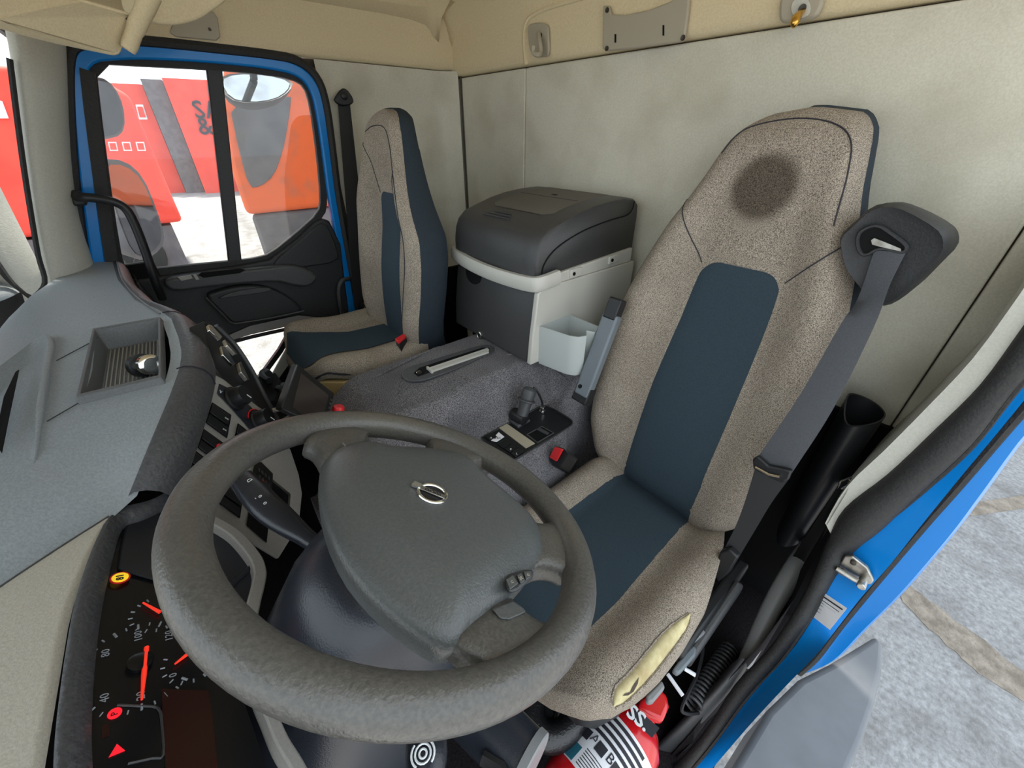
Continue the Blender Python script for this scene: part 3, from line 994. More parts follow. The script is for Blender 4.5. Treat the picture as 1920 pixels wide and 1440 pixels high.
# ---- instrument binnacle
QN = np.array((0, -.5, .86)); QN /= np.linalg.norm(QN)
Q0 = np.array((.34, .2, -.45))


def qp(u, v, h=0.0):
    return np.array(PL(u, v, Q0 + QN * h, QN))


outer = [(312, 922), (280, 938), (245, 946), (212, 956), (186, 1000), (163, 1055), (140, 1130), (124, 1215), (112, 1300), (104, 1370), (101, 1440), (100, 1530), (104, 1640)]
inner = [(318, 944), (290, 960), (262, 972), (232, 982), (216, 1030), (203, 1085), (190, 1150), (180, 1230), (174, 1310), (172, 1380), (174, 1440), (180, 1530), (190, 1640)]
rows = []
for a, b in zip(cat([qp(u, v, .004) for u, v in outer], 3), cat([qp(u, v, -.006) for u, v in inner], 3)):
    rows.append([a + np.array((0, .01, -.02)), a, a * .8 + b * .2 + QN * .005, a * .4 + b * .6 + QN * .004, b, b - QN * .02])
MB().grid(rows).build('binnacle_rim', 'bolster_plastic', da, ang=70)
face = inner + [(420, 1640), (470, 1560), (500, 1440), (480, 1380), (452, 1300), (452, 1250), (462, 1180), (478, 1140), (484, 1090), (480, 1066), (440, 1010), (395, 978), (350, 950)]
fo = MB().loft([[qp(u, v, -.06) for u, v in face], [qp(u, v, -.016) for u, v in face]]).build('cluster_face', 'cluster_black', da, smooth_=False)
hs = [(330, 950), (262, 974), (235, 986), (224, 1030), (219, 1068), (250, 1078), (300, 1092), (330, 1130), (400, 1120), (470, 1142), (482, 1090), (476, 1066), (440, 1016), (395, 984)]
MB().loft([[qp(u, v, -.03) for u, v in hs], [qp(u, v, -.012) for u, v in hs]]).build('cluster_cover', 'cluster_housing', da, bevel=.003)
MB().tube([qp(412, 1117, -.011), qp(470, 1064, -.011)], .004, 8).build('cover_ridge', 'cluster_housing', da)
p = cat([qp(u, v, -.008) for u, v in [(380, 978), (400, 985), (440, 1010), (474, 1050), (484, 1075), (484, 1095), (474, 1135), (466, 1170)]], 4)
MB().tube(p, 1, sec=RECT(.016, .02), upv=QN).build('binnacle_trim', 'panel_grey', da, bevel=.002)
p = cat([qp(u, v, -.012) for u, v in [(466, 1170), (468, 1230), (484, 1300), (504, 1350), (525, 1400), (555, 1450), (600, 1540)]], 4)
MB().tube(p, 1, sec=RECT(.012, .02), upv=QN).build('binnacle_trim', 'panel_grey', da, bevel=.002)
QX = np.array((1.0, 0, 0)); QU = np.cross(QN, QX)
hq = -.0155
# speedometer
cs = qp(262, 1245, hq); rs = .052
for k in range(25):
    a = math.radians(225 - k * 11.25)
    dd = math.cos(a) * QX + math.sin(a) * QU
    MB().tube([cs + dd * rs * (.93 if k % 2 else .88), cs + dd * rs], .0007 if k % 2 else .0011, 4).build('dial_tick', 'dial_print', fo)
for k, s in enumerate(['0', '20', '40', '60', '80', '100', '120']):
    a = math.radians(225 - k * 45)
    dd = math.cos(a) * QX + math.sin(a) * QU
    text('dial_number', s, .0095, cs + dd * rs * .70, QX, QU, 'dial_print', fo, .0002)
MB().tube([qp(275, 1213, -.011), qp(270, 1265, -.011), qp(266, 1312, -.011)], [.0022, .0022, .001], 6).build('needle', 'needle_red', fo)
MB().lathe([(.011, 0), (.011, .005), (.009, .006), (.001, .006)], cs, QN, 16).build('needle_hub', 'cluster_black', fo)
for (u, v, r, n0, n1, nd) in [(296, 1150, .026, 20, 240, ((268, 1130), (300, 1148))), (358, 1240, .026, 60, 300, ((328, 1245), (352, 1226)))]:
    c = qp(u, v, hq)
    for k in range(11):
        a = math.radians(n0 + (n1 - n0) * k / 10)
        dd = math.cos(a) * QX + math.sin(a) * QU
        MB().tube([c + dd * r * .85, c + dd * r], .0008, 4).build('dial_tick', 'dial_print', fo)
    MB().tube([qp(*nd[0], -.012), qp(*nd[1], -.012)], [.001, .002], 6).build('needle', 'needle_red', fo)
# warning lamps, sticker and display
for (u, v, w, h) in [(215, 1338, .0052, .007), (219, 1408, .006, .006)]:
    c = qp(u, v, hq)
    MB().lathe([(w, 0), (w, .0008), (w * .8, .001)], c, QN, 14 if u == 215 else 3).build('warning_lamp', 'lamp_red', fo)
text('park_mark', 'P', .007, qp(215, 1338, hq + .0012), QX, QU, 'cluster_black', fo, .0002)
c = qp(198, 1370, hq)
MB().box(c, (.012, .005, .001), rot_from(QX, QN)).build('warning_lamp', 'lcd_dark_red', fo, smooth_=False)
c = qp(225, 1084, -.0118)
stc = MB().lathe([(.0095, 0), (.0095, .001)], c, QN, 24).build('limit_sticker', 'red_print', da)
MB().lathe([(.0078, 0), (.0078, .0014)], c, QN, 24).build('limit_sticker_centre', 'glow_yellow', stc)
text('limit_number', '81', .0095, c + QN * .0016, QX, QU, 'ink', stc, .0002, bold=.0003)
lc = [(302, 1292), (390, 1296), (398, 1340), (408, 1440), (420, 1560), (316, 1560), (308, 1400)]
MB().prism([qp(u, v, hq) for u, v in lc], QN * .0008).build('cluster_display', 'lcd_dark_red', fo, smooth_=False)
bo = cat([qp(u, v, hq) for u, v in [(220, 1322), (260, 1324), (296, 1328), (304, 1360), (306, 1416), (285, 1422), (240, 1432)]], 3)
MB().tube(bo, .0012, 5).build('cluster_outline', 'charcoal_plastic', fo)

# =================================================================== STEERING WHEEL
WC = np.array((.3393, -.12, -.4133)); WT = math.radians(25.67); WS = math.radians(-1.1)
WN = np.array((math.sin(WS), -math.cos(WS) * math.sin(WT), math.cos(WT) * math.cos(WS))); WN /= np.linalg.norm(WN)
WX = np.array((1.0, 0, 0)); WX = WX - WN * np.dot(WX, WN); WX /= np.linalg.norm(WX)
WY = np.cross(WN, WX)


def wp(u, v, h=0.0):
    return np.array(PL(u, v, WC + WN * h, WN))


sc_ = thing('steering_column', (.34, .0, -1.2), 'dark blue-grey steering column shroud with control stalks under the wheel', 'steering column')
sw_ = thing('steering_wheel', tuple(WC - WN * .06), 'large worn grey steering wheel with four spokes and a round maker emblem', 'steering wheel')
RT = .0215
ring = [WC + (0.25 - RT) * (math.cos(a) * WX + math.sin(a) * WY) for a in np.linspace(0, 2 * math.pi, 97)[:-1]]
MB().tube(ring, 1, closed=True, sec=[(RT * math.cos(a), RT * 1.05 * math.sin(a)) for a in np.linspace(0, 2 * math.pi, 17)[:-1]], upv=WN).build('rim', 'wheel_leather', sw_)
# hub pad: stacked inset rings of the outline
pad = [(601, 880), (607, 858), (628, 838), (668, 828), (700, 838), (780, 842), (850, 848), (884, 868), (905, 895), (955, 938), (1004, 978), (1020, 1005), (1024, 1042), (1005, 1062), (985, 1090), (955, 1122), (915, 1155), (880, 1185), (852, 1214), (800, 1190), (745, 1150), (690, 1100), (645, 1045), (612, 975), (600, 920)]
padw = chaikin([wp(u, v, .005) for u, v in pad], 1)
cpad = sum(padw) / len(padw)
secs = []
shift = wp(842, 968, .02) - wp(800, 1008, .02)
for sc, h in [(.88, -.05), (.96, -.032), (.995, -.012), (1.0, -.004), (.985, .004), (.94, .012), (.86, .020), (.78, .0255), (.72, .028), (.62, .0295), (.4, .0305), (.15, .031)]:
    cc_ = cpad + shift * (1 - sc)
    secs.append([cc_ + (p - cpad) * sc + WN * (h - .005) for p in padw])
MB().loft(secs).build('hub_pad', 'hub_plastic', sw_, ang=70)
# spokes
spk = [[(614, 876), (603, 864), (596, 850), (586, 838), (566, 830), (590, 806), (660, 800), (694, 808), (688, 824), (672, 838), (640, 850)],
       [(806, 848), (808, 834), (800, 822), (840, 815), (880, 832), (915, 862), (900, 866), (876, 870), (862, 880), (840, 866)],
       [(985, 975), (1010, 984), (1036, 978), (1070, 985), (1092, 1020), (1092, 1065), (1066, 1080), (1040, 1066), (1010, 1066), (990, 1075)],
       [(830, 1190), (860, 1222), (890, 1238), (915, 1256), (935, 1285), (1000, 1280), (1050, 1220), (1058, 1180), (1020, 1172), (996, 1158), (970, 1136), (950, 1115)]]
for poly in spk:
    q = chaikin([wp(u, v, 0) for u, v in poly], 1)
    c = sum(q) / len(q)
    secs = [[c + (p - c) * k + WN * h for p in q] for k, h in [(.9, -.024), (1.0, -.018), (1.0, -.006), (.96, .001), (.88, .0055), (.6, .008), (.2, .0085)]]
    MB().loft(secs).build('spoke', 'wheel_leather', sw_, ang=70)
# lower wheel switch pods
pod = [(946, 1090), (958, 1076), (985, 1068), (1002, 1070), (998, 1085), (972, 1108), (954, 1114)]
po = MB().loft([[wp(u, v, -.01) for u, v in pod], [wp(u, v, .022) for u, v in pod]]).build('switch_pod', 'charcoal_plastic', sw_, bevel=.004, segs=3)
for poly, s in [([(948, 1086), (962, 1078), (972, 1094), (956, 1106)], 'n'), ([(969, 1078), (978, 1074), (985, 1088), (976, 1095)], '%'), ([(982, 1072), (996, 1070), (995, 1082), (986, 1088)], 'o')]:
    b = MB().loft([[wp(u, v, .020) for u, v in poly], [wp(u, v, .025) for u, v in poly]]).build('cruise_button', 'hub_plastic', po, bevel=.001)
    c = sum(wp(u, v, .0252) for u, v in poly) / 4
    text('button_mark', s, .007, c, WX, WY, 'hook_plastic', b, .0002)
pod2 = [(922, 1142), (962, 1126), (984, 1142), (986, 1148), (955, 1162), (938, 1160)]
MB().loft([[wp(u, v, .0) for u, v in pod2], [wp(u, v, .0105) for u, v in pod2]]).build('spoke_cover', 'hub_plastic', sw_, bevel=.003)
# emblem: ring, arrow, diagonal bar with lettering
em = thing('emblem', tuple(wp(810, 925, .031)), parent=sw_)
ec = wp(811, 925, .0322); er = .0185
MB().tube([ec + er * (math.cos(a) * WX + math.sin(a) * WY) for a in np.linspace(0, 2 * math.pi, 33)[:-1]], .0022, 8, closed=True).build('emblem_ring', 'chrome', em)
MB().lathe([(er, 0), (er, .001)], ec - WN * .001, WN, 24).build('emblem_plate', 'satin_black', em)
ba = wp(775, 908, .0285) - wp(811, 925, .0285); ba /= np.linalg.norm(ba)
bar_r = wp(838, 936, .029) - wp(785, 914, .029); bar_r /= np.linalg.norm(bar_r)
MB().box(ec + WN * .0015, (.034, .0075, .002), rot_from(bar_r, WN)).build('emblem_bar', 'steel', em, bevel=.0005)
text('emblem_lettering', 'VOLVO', .0068, ec + WN * .0027, -bar_r, np.cross(WN, -bar_r), 'ink', em, .0003, bold=.0002)
aw = ec + ba * (er + .001)
sdw = np.cross(WN, ba)
MB().prism([aw + sdw * .0045 - ba * .003, aw + ba * .009 + sdw * .006, aw + ba * .009 - sdw * .004, aw - sdw * .0045 - ba * .001], WN * .003).build('emblem_arrow', 'chrome', em)
# column shroud below the wheel
ax = -WN
secs = []
for t, rx, ry, oy in [(.035, .060, .060, 0), (.05, .082, .088, .0), (.07, .098, .11, .0), (.11, .108, .125, .0), (.20, .118, .14, .0), (.32, .125, .15, .0), (.45, .12, .14, 0)]:
    c = WC + ax * t + WX * -.005 + WY * oy
    secs.append([c + rx * math.copysign(abs(math.cos(a)) ** .8, math.cos(a)) * WX + ry * math.copysign(abs(math.sin(a)) ** .8, math.sin(a)) * WY for a in np.linspace(0, 2 * math.pi, 29)[:-1]])
MB().loft(secs).build('column_shroud', 'shroud_plastic', sc_, ang=75)
# ignition switch on the shroud's driver side
o = WC + ax * .20 + WY * -.135 + WX * -.02
o = np.array(P(806, 1252, 2, -.60))
MB().lathe([(.026, -.03), (.026, .004), (.020, .006), (.019, -.004), (.001, -.004)], o, (.0, -.55, .8), 20).build('ignition_bezel', 'satin_black', sc_)
k = MB().box(o + np.array((0, -.012, .022)), (.010, .028, .034)).build('ignition_key', 'deep_black', sc_, bevel=.004)
# right-hand stalk
A, B, C = np.array(P(590, 1020, 2, -.49)), np.array(P(500, 950, 2, -.475)), np.array(P(452, 897, 2, -.47))
rows = []
pth = cat([A, A * .5 + B * .5 + np.array((0, 0, -.004)), B, C * .5 + B * .5, C], 3)
tdir = (C - A) / np.linalg.norm(C - A)
sn = np.cross(UP, tdir); sn = np.array((0, 0, 1.0)); sn = sn - tdir * np.dot(sn, tdir); sn /= np.linalg.norm(sn)
sq = np.cross(tdir, sn)
for i, p in enumerate(pth):
    t = i / (len(pth) - 1)
    w = .012 + .009 * smooth(.0, .45, t) - .003 * smooth(.7, 1, t)
    hgt = .011
    rows.append([p + sq * w * math.cos(a) + sn * hgt * math.sin(a) for a in np.linspace(0, 2 * math.pi, 15)[:-1]])
stk = MB().loft(rows).build('control_stalk', 'shroud_plastic', sc_, ang=60)
MB().lathe([(.010, 0), (.010, .016), (.008, .018)], C - tdir * .004, tdir, 14).build('stalk_button', 'charcoal_plastic', stk)
for u, v, s in [(468, 900, 'D'), (487, 931, 'o'), (496, 944, 'o'), (478, 935, '-')]:
    text('stalk_mark', s, .010, np.array(P(u, v, 2, -.4575)), (0.6, .2, 0), (-.2, .8, 0), 'white_print', stk, .0003)
# left stalk (retarder / wiper) at the bottom
A, B = np.array(P(800, 1330, 2, -.62)), np.array(P(800, 1470, 2, -.60))
MB().tube(cat([A, A * .6 + B * .4, B], 5), [.020, .021, .022, .023, .023, .023, .024, .024, .023, .020, .016], 14).build('control_stalk', 'shroud_plastic', sc_)
mk = np.array(P(793, 1413, 2, -.572))
for rr in (.004, .0085):
    MB().tube([mk + rr * np.array((math.cos(a), math.sin(a), 0)) for a in np.linspace(0, 2 * math.pi, 17)[:-1]], .0012, 5, closed=True).build('stalk_mark', 'white_print', sc_)
for a0 in (.3, 3.44):
    MB().tube([mk + .0125 * np.array((math.cos(a), math.sin(a), 0)) for a in np.linspace(a0, a0 + 1.7, 8)], .0012, 5).build('stalk_mark', 'white_print', sc_)
A, B = np.array(P(890, 1330, 2, -.80)), np.array(P(985, 1425, 2, -.80))
MB().tube([A - (B - A) * .8, A, A * .5 + B * .5, B], [.05, .048, .046, .044], 18).build('lower_stalk', 'shroud_plastic', sc_)
MB().lathe([(.047, 0), (.047, .012), (.043, .014), (.035, .014), (.001, .012)], B, B - A, 20).build('stalk_end', 'handle_grey', sc_)
MB().tube([np.array(P(905, 1420, 2, -.77)), np.array(P(940, 1440, 2, -.77)), np.array(P(960, 1490, 2, -.77))], .010, 8).build('stalk_rocker', 'satin_black', sc_)
# small indicator mark on the upper left of the hub
MB().tube([wp(643, 830, .012), wp(648, 838, .014)], .0012, 5).build('spoke_clip', 'chrome', sw_)

# =================================================================== SEATS
class Back:
    """padded backrest: outline table (z, Xa, Xb), plane y = y0 - tilt*(z-z0)"""

    def __init__(s, tab, y0, z0, tilt, bol=.045, head=.02, zhead=-.2, rnd=.045, topr=.05):
        s.rn, s.tp = rnd, topr
        s.tab = tab
        s.y0, s.z0, s.tilt, s.bol, s.head, s.zh = y0, z0, tilt, bol, head, zhead
        s.zmin, s.zmax = tab[0][0], tab[-1][0]

    def ends(s, z):
        return interp(s.tab, z)

    def y(s, x, z):
        a, b = s.ends(z)
        c, w = (a + b) / 2, abs(a - b) / 2 + 1e-6
        u = min(1, abs(x - c) / w)
        t = (z - s.zmin) / (s.zmax - s.zmin)
        bb = s.bol * smooth(.42, .80, u) * smooth(1.0, .60, t) * (0.45 + .55 * smooth(0, .2, t))
        rnd = -s.rn * max(0, (u - .80) / .20) ** 2.2
        topr = -s.tp * max(0, (t - .93) / .07) ** 2
        low = -.02 * max(0, (.05 - t) / .05)
        hd_ = s.head * smooth(s.zh - .12, s.zh + .06, z) * (1 - .5 * u * u)
        lum = .015 * math.sin(math.pi * min(1, t / .55)) * (1 - u * u)
        return s.y0 - s.tilt * (z - s.z0) + bb + rnd + topr + low + hd_ + lum

    def p(s, x, z, off=0.0):
        return np.array((x, s.y(x, z) + off, z + off * s.tilt))

    def front(s, nz=48, nu=32):
        zs = [s.zmin + (s.zmax - s.zmin) * (1 - (1 - k / nz) ** 1.5) for k in range(nz + 1)]
        rows = []
        for z in zs:
            a, b = s.ends(z)
            rows.append([s.p(a + (b - a) * (0.5 - .5 * math.cos(math.pi * k / nu) if False else k / nu), z) for k in range(nu + 1)])
        return rows

    def build(s, parent, thick, fabric, side):
        rows = s.front()
        MB().grid(rows).build('backrest', fabric, parent, ang=80)
        # shell: rim of the front -> rear
        rim = [r[0] for r in rows] + list(rows[-1][1:-1]) + [r[-1] for r in reversed(rows)]
        c = sum(rim) / len(rim)
        r1 = [p + np.array((0, .001, 0)) for p in rim]
        r2 = [np.array((c[0] + (p[0] - c[0]) * 1.012, p[1] - .02, p[2] + (.004 if p[2] > s.zmax - .1 else 0))) for p in rim]
        tk = lambda p: thick * (1 - .55 * smooth(s.zmin + .45 * (s.zmax - s.zmin), s.zmax, p[2]))
        r3 = [np.array((c[0] + (p[0] - c[0]) * 1.0, p[1] - tk(p) * .7, p[2])) for p in rim]
        r4 = [np.array((c[0] + (p[0] - c[0]) * .92, p[1] - tk(p), p[2] - (.012 if p[2] > s.zmax - .1 else 0))) for p in rim]
        m_ = MB()
        k = len(rim)
        m_.loft([r1, r2, r3, r4], cap=False)
        m_.f.append(tuple(3 * k + i for i in range(k)))
        m_.build('seat_shell', side, parent, ang=50)

    def panel(s, parent, spec, mt, name='centre_panel', off=.004, n=22, nz=40, round_top=.04):
        """spec: rows (z, xa, xb)"""
        z0, z1 = spec[0][0], spec[-1][0]
        rows = []
        for i in range(nz + 1):
            z = z0 + (z1 - z0) * (1 - (1 - i / nz) ** 1.6)
            a, b = interp(spec, z)
            d = z1 - z
            if d < round_top:
                ins = round_top - math.sqrt(max(0, round_top ** 2 - (round_top - d) ** 2))
                sg = 1 if b > a else -1
                a += sg * ins
                b -= sg * ins
            rows.append([s.p(a + (b - a) * k / n, z, off - .004 * (abs(2 * k / n - 1) ** 8)) for k in range(n + 1)])
        o = MB().grid(rows).build(name, mt, parent, ang=80)
        return o

    def seam(s, parent, pts, name='seam', r=.0014, mt='ink'):
        q = cat([(x, 0, z) for x, z in pts], 8)
        MB().tube([s.p(a[0], a[2], .0006) for a in q], r, 5).build(name, mt, parent)

    def px(s, u, v, off=0.0):
        y = s.y0
        for _ in range(30):
            p = P(u, v, 1, y)
            y = .5 * y + .5 * (s.y(p[0], p[2]) + off)
        return np.array(P(u, v, 1, y))


# ------------------------------------------------------------------ driver's seat
ds = thing('driver_seat', (.36, -.65, ZF), "worn taupe and navy cloth driver's seat with a torn front bolster", 'seat')
DT = [(-.96, .545, .165), (-.93, .575, .145), (-.88, .605, .12), (-.80, .63, .10), (-.68, .642, .088), (-.58, .645, .086), (-.48, .638, .090), (-.38, .618, .104), (-.31, .597, .12), (-.25, .578, .138), (-.19, .556, .16), (-.14, .53, .180), (-.09, .508, .198), (-.04, .490, .212), (-.01, .476, .221), (.01, .458, .232), (.024, .435, .247), (.033, .412, .264), (.0385, .385, .29), (.041, .35, .322)]
DT2 = []
for z in np.linspace(DT[0][0], DT[-1][0], 120):
    a, b = interp(DT, z)
    DT2.append((float(z), a, b))
DB = Back(DT2, -.865, -.93, .185, bol=.05, head=.025, zhead=-.16)
spx = DB.px(1430, 352)
L0 = LOC[ds.name]
mat('fabric_driver', (88, 80, 72), (184, 172, 157), 640, 0.95, 0.4, 640, detail=2, spec=0.1, stain=(96, 86, 76), sscale=6, samt=0.3,
    fn=stain_fn(tuple(spx - L0), .068, (96, 88, 80)))
DB.build(ds, .13, 'fabric_driver', 'fabric_side')
DB.panel(ds, [(-.945, .462, .232), (-.6, .458, .238), (-.33, .440, .250), (-.262, .434, .258)], 'fabric_navy')
DB.seam(ds, [(.44, -.27), (.47, -.23), (.505, -.17), (.525, -.14)])
DB.seam(ds, [(.25, -.275), (.22, -.235), (.18, -.185), (.168, -.17)])
DB.seam(ds, [(.205, -.15), (.225, -.06), (.245, -.01), (.29, .015), (.36, .022), (.44, .005), (.47, -.04)])


# cushion height field
def dz_(x, y):
    u = (x - .345) / (.27 if x < .345 else .212)
    s = -.925 + .045 * smooth(.45, .78, abs(u)) - .03 * max(0, (abs(u) - .82) / .18) ** 2
    s += .045 * smooth(-.55, -.33, y)
    s -= .055 * max(0, (y + .36) / .09) ** 2 if y > -.36 else 0
    s -= .03 * smooth(-.80, -.90, y)
    return s


COUT = [(-.90, .57, .15), (-.85, .58, .135), (-.78, .565, .112), (-.66, .551, .078), (-.55, .551, .070), (-.45, .551, .070), (-.38, .548, .078), (-.33, .54, .092), (-.295, .52, .12), (-.280, .50, .15), (-.270, .47, .19), (-.262, .43, .24)]
rows = []
for y in list(np.linspace(-.90, -.30, 40)) + [-.292, -.284, -.277, -.270, -.265, -.262]:
    a, b = interp(COUT, y)
    r = [np.array((a + (b - a) * k / 36, y, dz_(a + (b - a) * k / 36, y))) for k in range(37)]
    lo0, lo1 = r[0] + np.array((.004, 0, -.05)), r[-1] + np.array((-.004, 0, -.05))
    rows.append([lo0 + np.array((-.004, 0, -.06)), lo0] + r + [lo1, lo1 + np.array((.006, 0, -.05))])
fr = [p + np.array((0, .012 if 2 <= i_ < len(rows[-1]) - 2 else 0, -.05 if 2 <= i_ < len(rows[-1]) - 2 else 0)) for i_, p in enumerate(rows[-1])]
rows.append([np.array((p[0], p[1], min(p[2], rows[-1][i][2]))) for i, p in enumerate(fr)])
rows.append([p + np.array((0, -.004 if 2 <= i_ < len(fr) - 2 else 0, -.05 if 2 <= i_ < len(fr) - 2 else 0)) for i_, p in enumerate(fr)])
MB().grid(rows).build('seat_cushion', 'fabric_driver', ds, ang=80)
pr = []
for y in np.linspace(-.885, -.285, 34):
    a, b = interp([(-.9, .462, .232), (-.62, .466, .222), (-.28, .46, .205)], y)
    pr.append([np.array((a + (b - a) * k / 20, y, dz_(a + (b - a) * k / 20, y) + .0045 - .0045 * abs(k / 10 - 1) ** 8)) for k in range(21)])
MB().grid(pr).build('cushion_panel', 'fabric_navy', ds, ang=80)
# torn bolster: exposed yellow foam with a frayed lip
tear = [(1297, 1152), (1284, 1152), (1262, 1168), (1232, 1190), (1212, 1215), (1200, 1236), (1178, 1262), (1152, 1288), (1147, 1308), (1148, 1326), (1162, 1328), (1186, 1312), (1212, 1290), (1236, 1262), (1262, 1228), (1284, 1192), (1294, 1170)]


def cush(u, v, off):
    return np.array(PS(u, v, dz_, -.88, off))


eL = [(1292, 1149), (1264, 1167), (1240, 1188), (1220, 1212), (1200, 1236), (1178, 1262), (1155, 1286), (1148, 1306), (1149, 1322)]
eR = [(1296, 1152), (1290, 1178), (1272, 1206), (1254, 1230), (1234, 1256), (1210, 1284), (1186, 1308), (1168, 1322), (1153, 1326)]
eL, eR = cat([(a, b, 0) for a, b in eL], 4), cat([(a, b, 0) for a, b in eR], 4)
rg = random.Random(5)
rows = []
for a, b in zip(eL, eR):
    r = []
    for k in range(7):
        t = k / 6
        u, v = a[0] + (b[0] - a[0]) * t, a[1] + (b[1] - a[1]) * t
        r.append(cush(u, v, [-.004, .003, .0065, .0075, .007, .004, -.004][k] + rg.uniform(-.0006, .0006)))
    rows.append(r)
tf = MB().grid(rows).build('exposed_foam', 'foam', ds, ang=80)
for e, r0, off in ((eL, .0016, .0012), (eR, .0042, .002)):
    q = [cush(p[0], p[1], off) + np.array((rg.uniform(-.001, .001), rg.uniform(-.001, .001), 0)) for p in e]
    MB().tube(q, r0, 6).build('frayed_edge', 'fabric_driver', ds)
ck = [cush(u, v, .0085) for u, v in [(1198, 1270), (1186, 1288), (1182, 1298), (1172, 1301), (1168, 1305), (1178, 1304), (1188, 1297), (1196, 1282)]]
MB().prism(ck, (0, 0, .0006)).build('foam_crack', 'seam_dark', tf)
# base pan, risers and black plastic under the cushion
bs = []
for (z, k) in [(-1.03, .97), (-1.07, .99), (-1.10, .95), (-1.12, .9)]:
    o_ = [(.55, -.88), (.55, -.6), (.545, -.36), (.50, -.29), (.16, -.29), (.10, -.34), (.085, -.5), (.10, -.80), (.15, -.88)]
    bs.append([np.array((.345 + (x - .345) * k, -.58 + (y + .58) * k, z)) for x, y in chaikin([(a, b, 0) for a, b in o_], 1) for x, y in [(x, y)]] if False else [np.array((.345 + (p[0] - .345) * k, -.58 + (p[1] + .58) * k, z)) for p in chaikin([(a, b, 0) for a, b in o_], 1)])
MB().loft(bs).build('seat_pan', 'satin_black', ds, ang=50)
secs = []
for z, hx, y0, y1 in [(-1.12, .19, -.80, -.36), (-1.18, .175, -.78, -.37), (-1.24, .19, -.80, -.35), (-1.31, .18, -.79, -.36), (-1.395, .20, -.82, -.33)]:
    secs.append([np.array(q) for q in chaikin([(.345 - hx, y0, z), (.345 + hx, y0, z), (.345 + hx, y1, z), (.345 - hx, y1, z)], 2)])
MB().loft(secs).build('suspension_bellows', 'rubber', ds, ang=60)
bt = cat([P(u, v, 2, -1.16) for u, v in [(1075, 1258), (1030, 1275), (1002, 1310), (1000, 1350), (1022, 1380), (1056, 1376), (1080, 1345), (1095, 1310)]], 5)
MB().tube(bt, .032, 12).build('front_boot', 'boot_leather', ds)
MB().lathe([(.02, 0), (.02, .006), (.014, .008), (.010, .004), (.001, .004)], P(1030, 1338, 2, -1.17), (0, .2, 1), 18).build('boot_bolt', 'satin_black', ds)
# side rail, height paddles, recline lever
side = [np.array(P(u, v, 0, .05)) for u, v in [(1330, 1120), (1345, 1080), (1400, 1000), (1440, 960)]]
MB().box((.075, -.72, -1.0), (.03, .34, .05)).build('side_rail', 'satin_black', ds, bevel=.008)
MB().box((.055, -.70, -1.02), (.022, .24, .06), rot_from((1, 0, 0), (0, .25, 1))).build('side_cover', 'charcoal_plastic', ds, bevel=.008)
pt = [P(u, v, 2, -1.0) for u, v in [(1292, 1186), (1312, 1180), (1320, 1190), (1296, 1212)]]
lb = MB().prism(pt, (0, 0, .012)).build('maker_tag', 'handle_grey', ds, bevel=.001)
A = (np.array(pt[0]) + np.array(pt[2])) / 2 + np.array((0, 0, .0125))
text('tag_lettering', 'VOLVO', .008, A, np.array(pt[0]) - np.array(pt[3]), np.array((-.5, 0, 1.0)), 'white_print', lb, .0003)
lv = [P(u, v, 2, -1.03) for u, v in [(1268, 1248), (1290, 1222), (1302, 1236), (1276, 1262)]]
pdl = [P(u, v, 2, -1.02) for u, v in [(1258, 1262), (1280, 1232), (1296, 1216), (1302, 1222), (1300, 1236), (1276, 1264), (1268, 1270)]]
MB().prism(pdl, (0, 0, .02)).build('seat_lever', 'armrest_grey', ds, bevel=.004)
pdl = [P(u, v, 2, -1.0) for u, v in [(1208, 1312), (1238, 1282), (1244, 1296), (1222, 1322), (1212, 1324)]]
MB().prism(pdl, (0, 0, .02)).build('seat_lever', 'handle_grey', ds, bevel=.004)
MB().tube([P(1252, 1264, 2, -1.05), P(1280, 1304, 2, -1.05)], .0045, 8).build('cable_tie', 'white_paper', ds)
MB().tube([P(1284, 1254, 2, -1.05), P(1304, 1266, 2, -1.05)], .0045, 8).build('cable_tie', 'white_paper', ds)
# stowed armrest on the inner side: grey bar with black hinge
A, B = np.array(P(1160, 560, 0, .585)), np.array(P(1092, 742, 0, .585))
ar = MB().tube([A * .85 + B * .15, B], 1, sec=RECT(.028, .05), upv=(1, 0, 0)).build('armrest', 'armrest_grey', ds, bevel=.006)
MB().tube([A * 1.0 + B * .0, A * .80 + B * .2], 1, sec=RECT(.032, .04), upv=(1, 0, 0)).build('armrest_hinge', 'satin_black', ds, bevel=.004)
MB().tube([A * .16 + B * .84 + np.array((0, 0, -.016)), A * 0 + B * 1.0 + np.array((0, 0.004, -.02))], 1, sec=RECT(.035, .052), upv=(1, 0, 0)).build('armrest_end', 'satin_black', ds, bevel=.004)
MB().lathe([(.006, 0), (.006, .003), (.004, .004)], np.array(P(1087, 724, 0, .568)), (-1, .3, .2), 12).build('armrest_bolt', 'deep_black', ds)

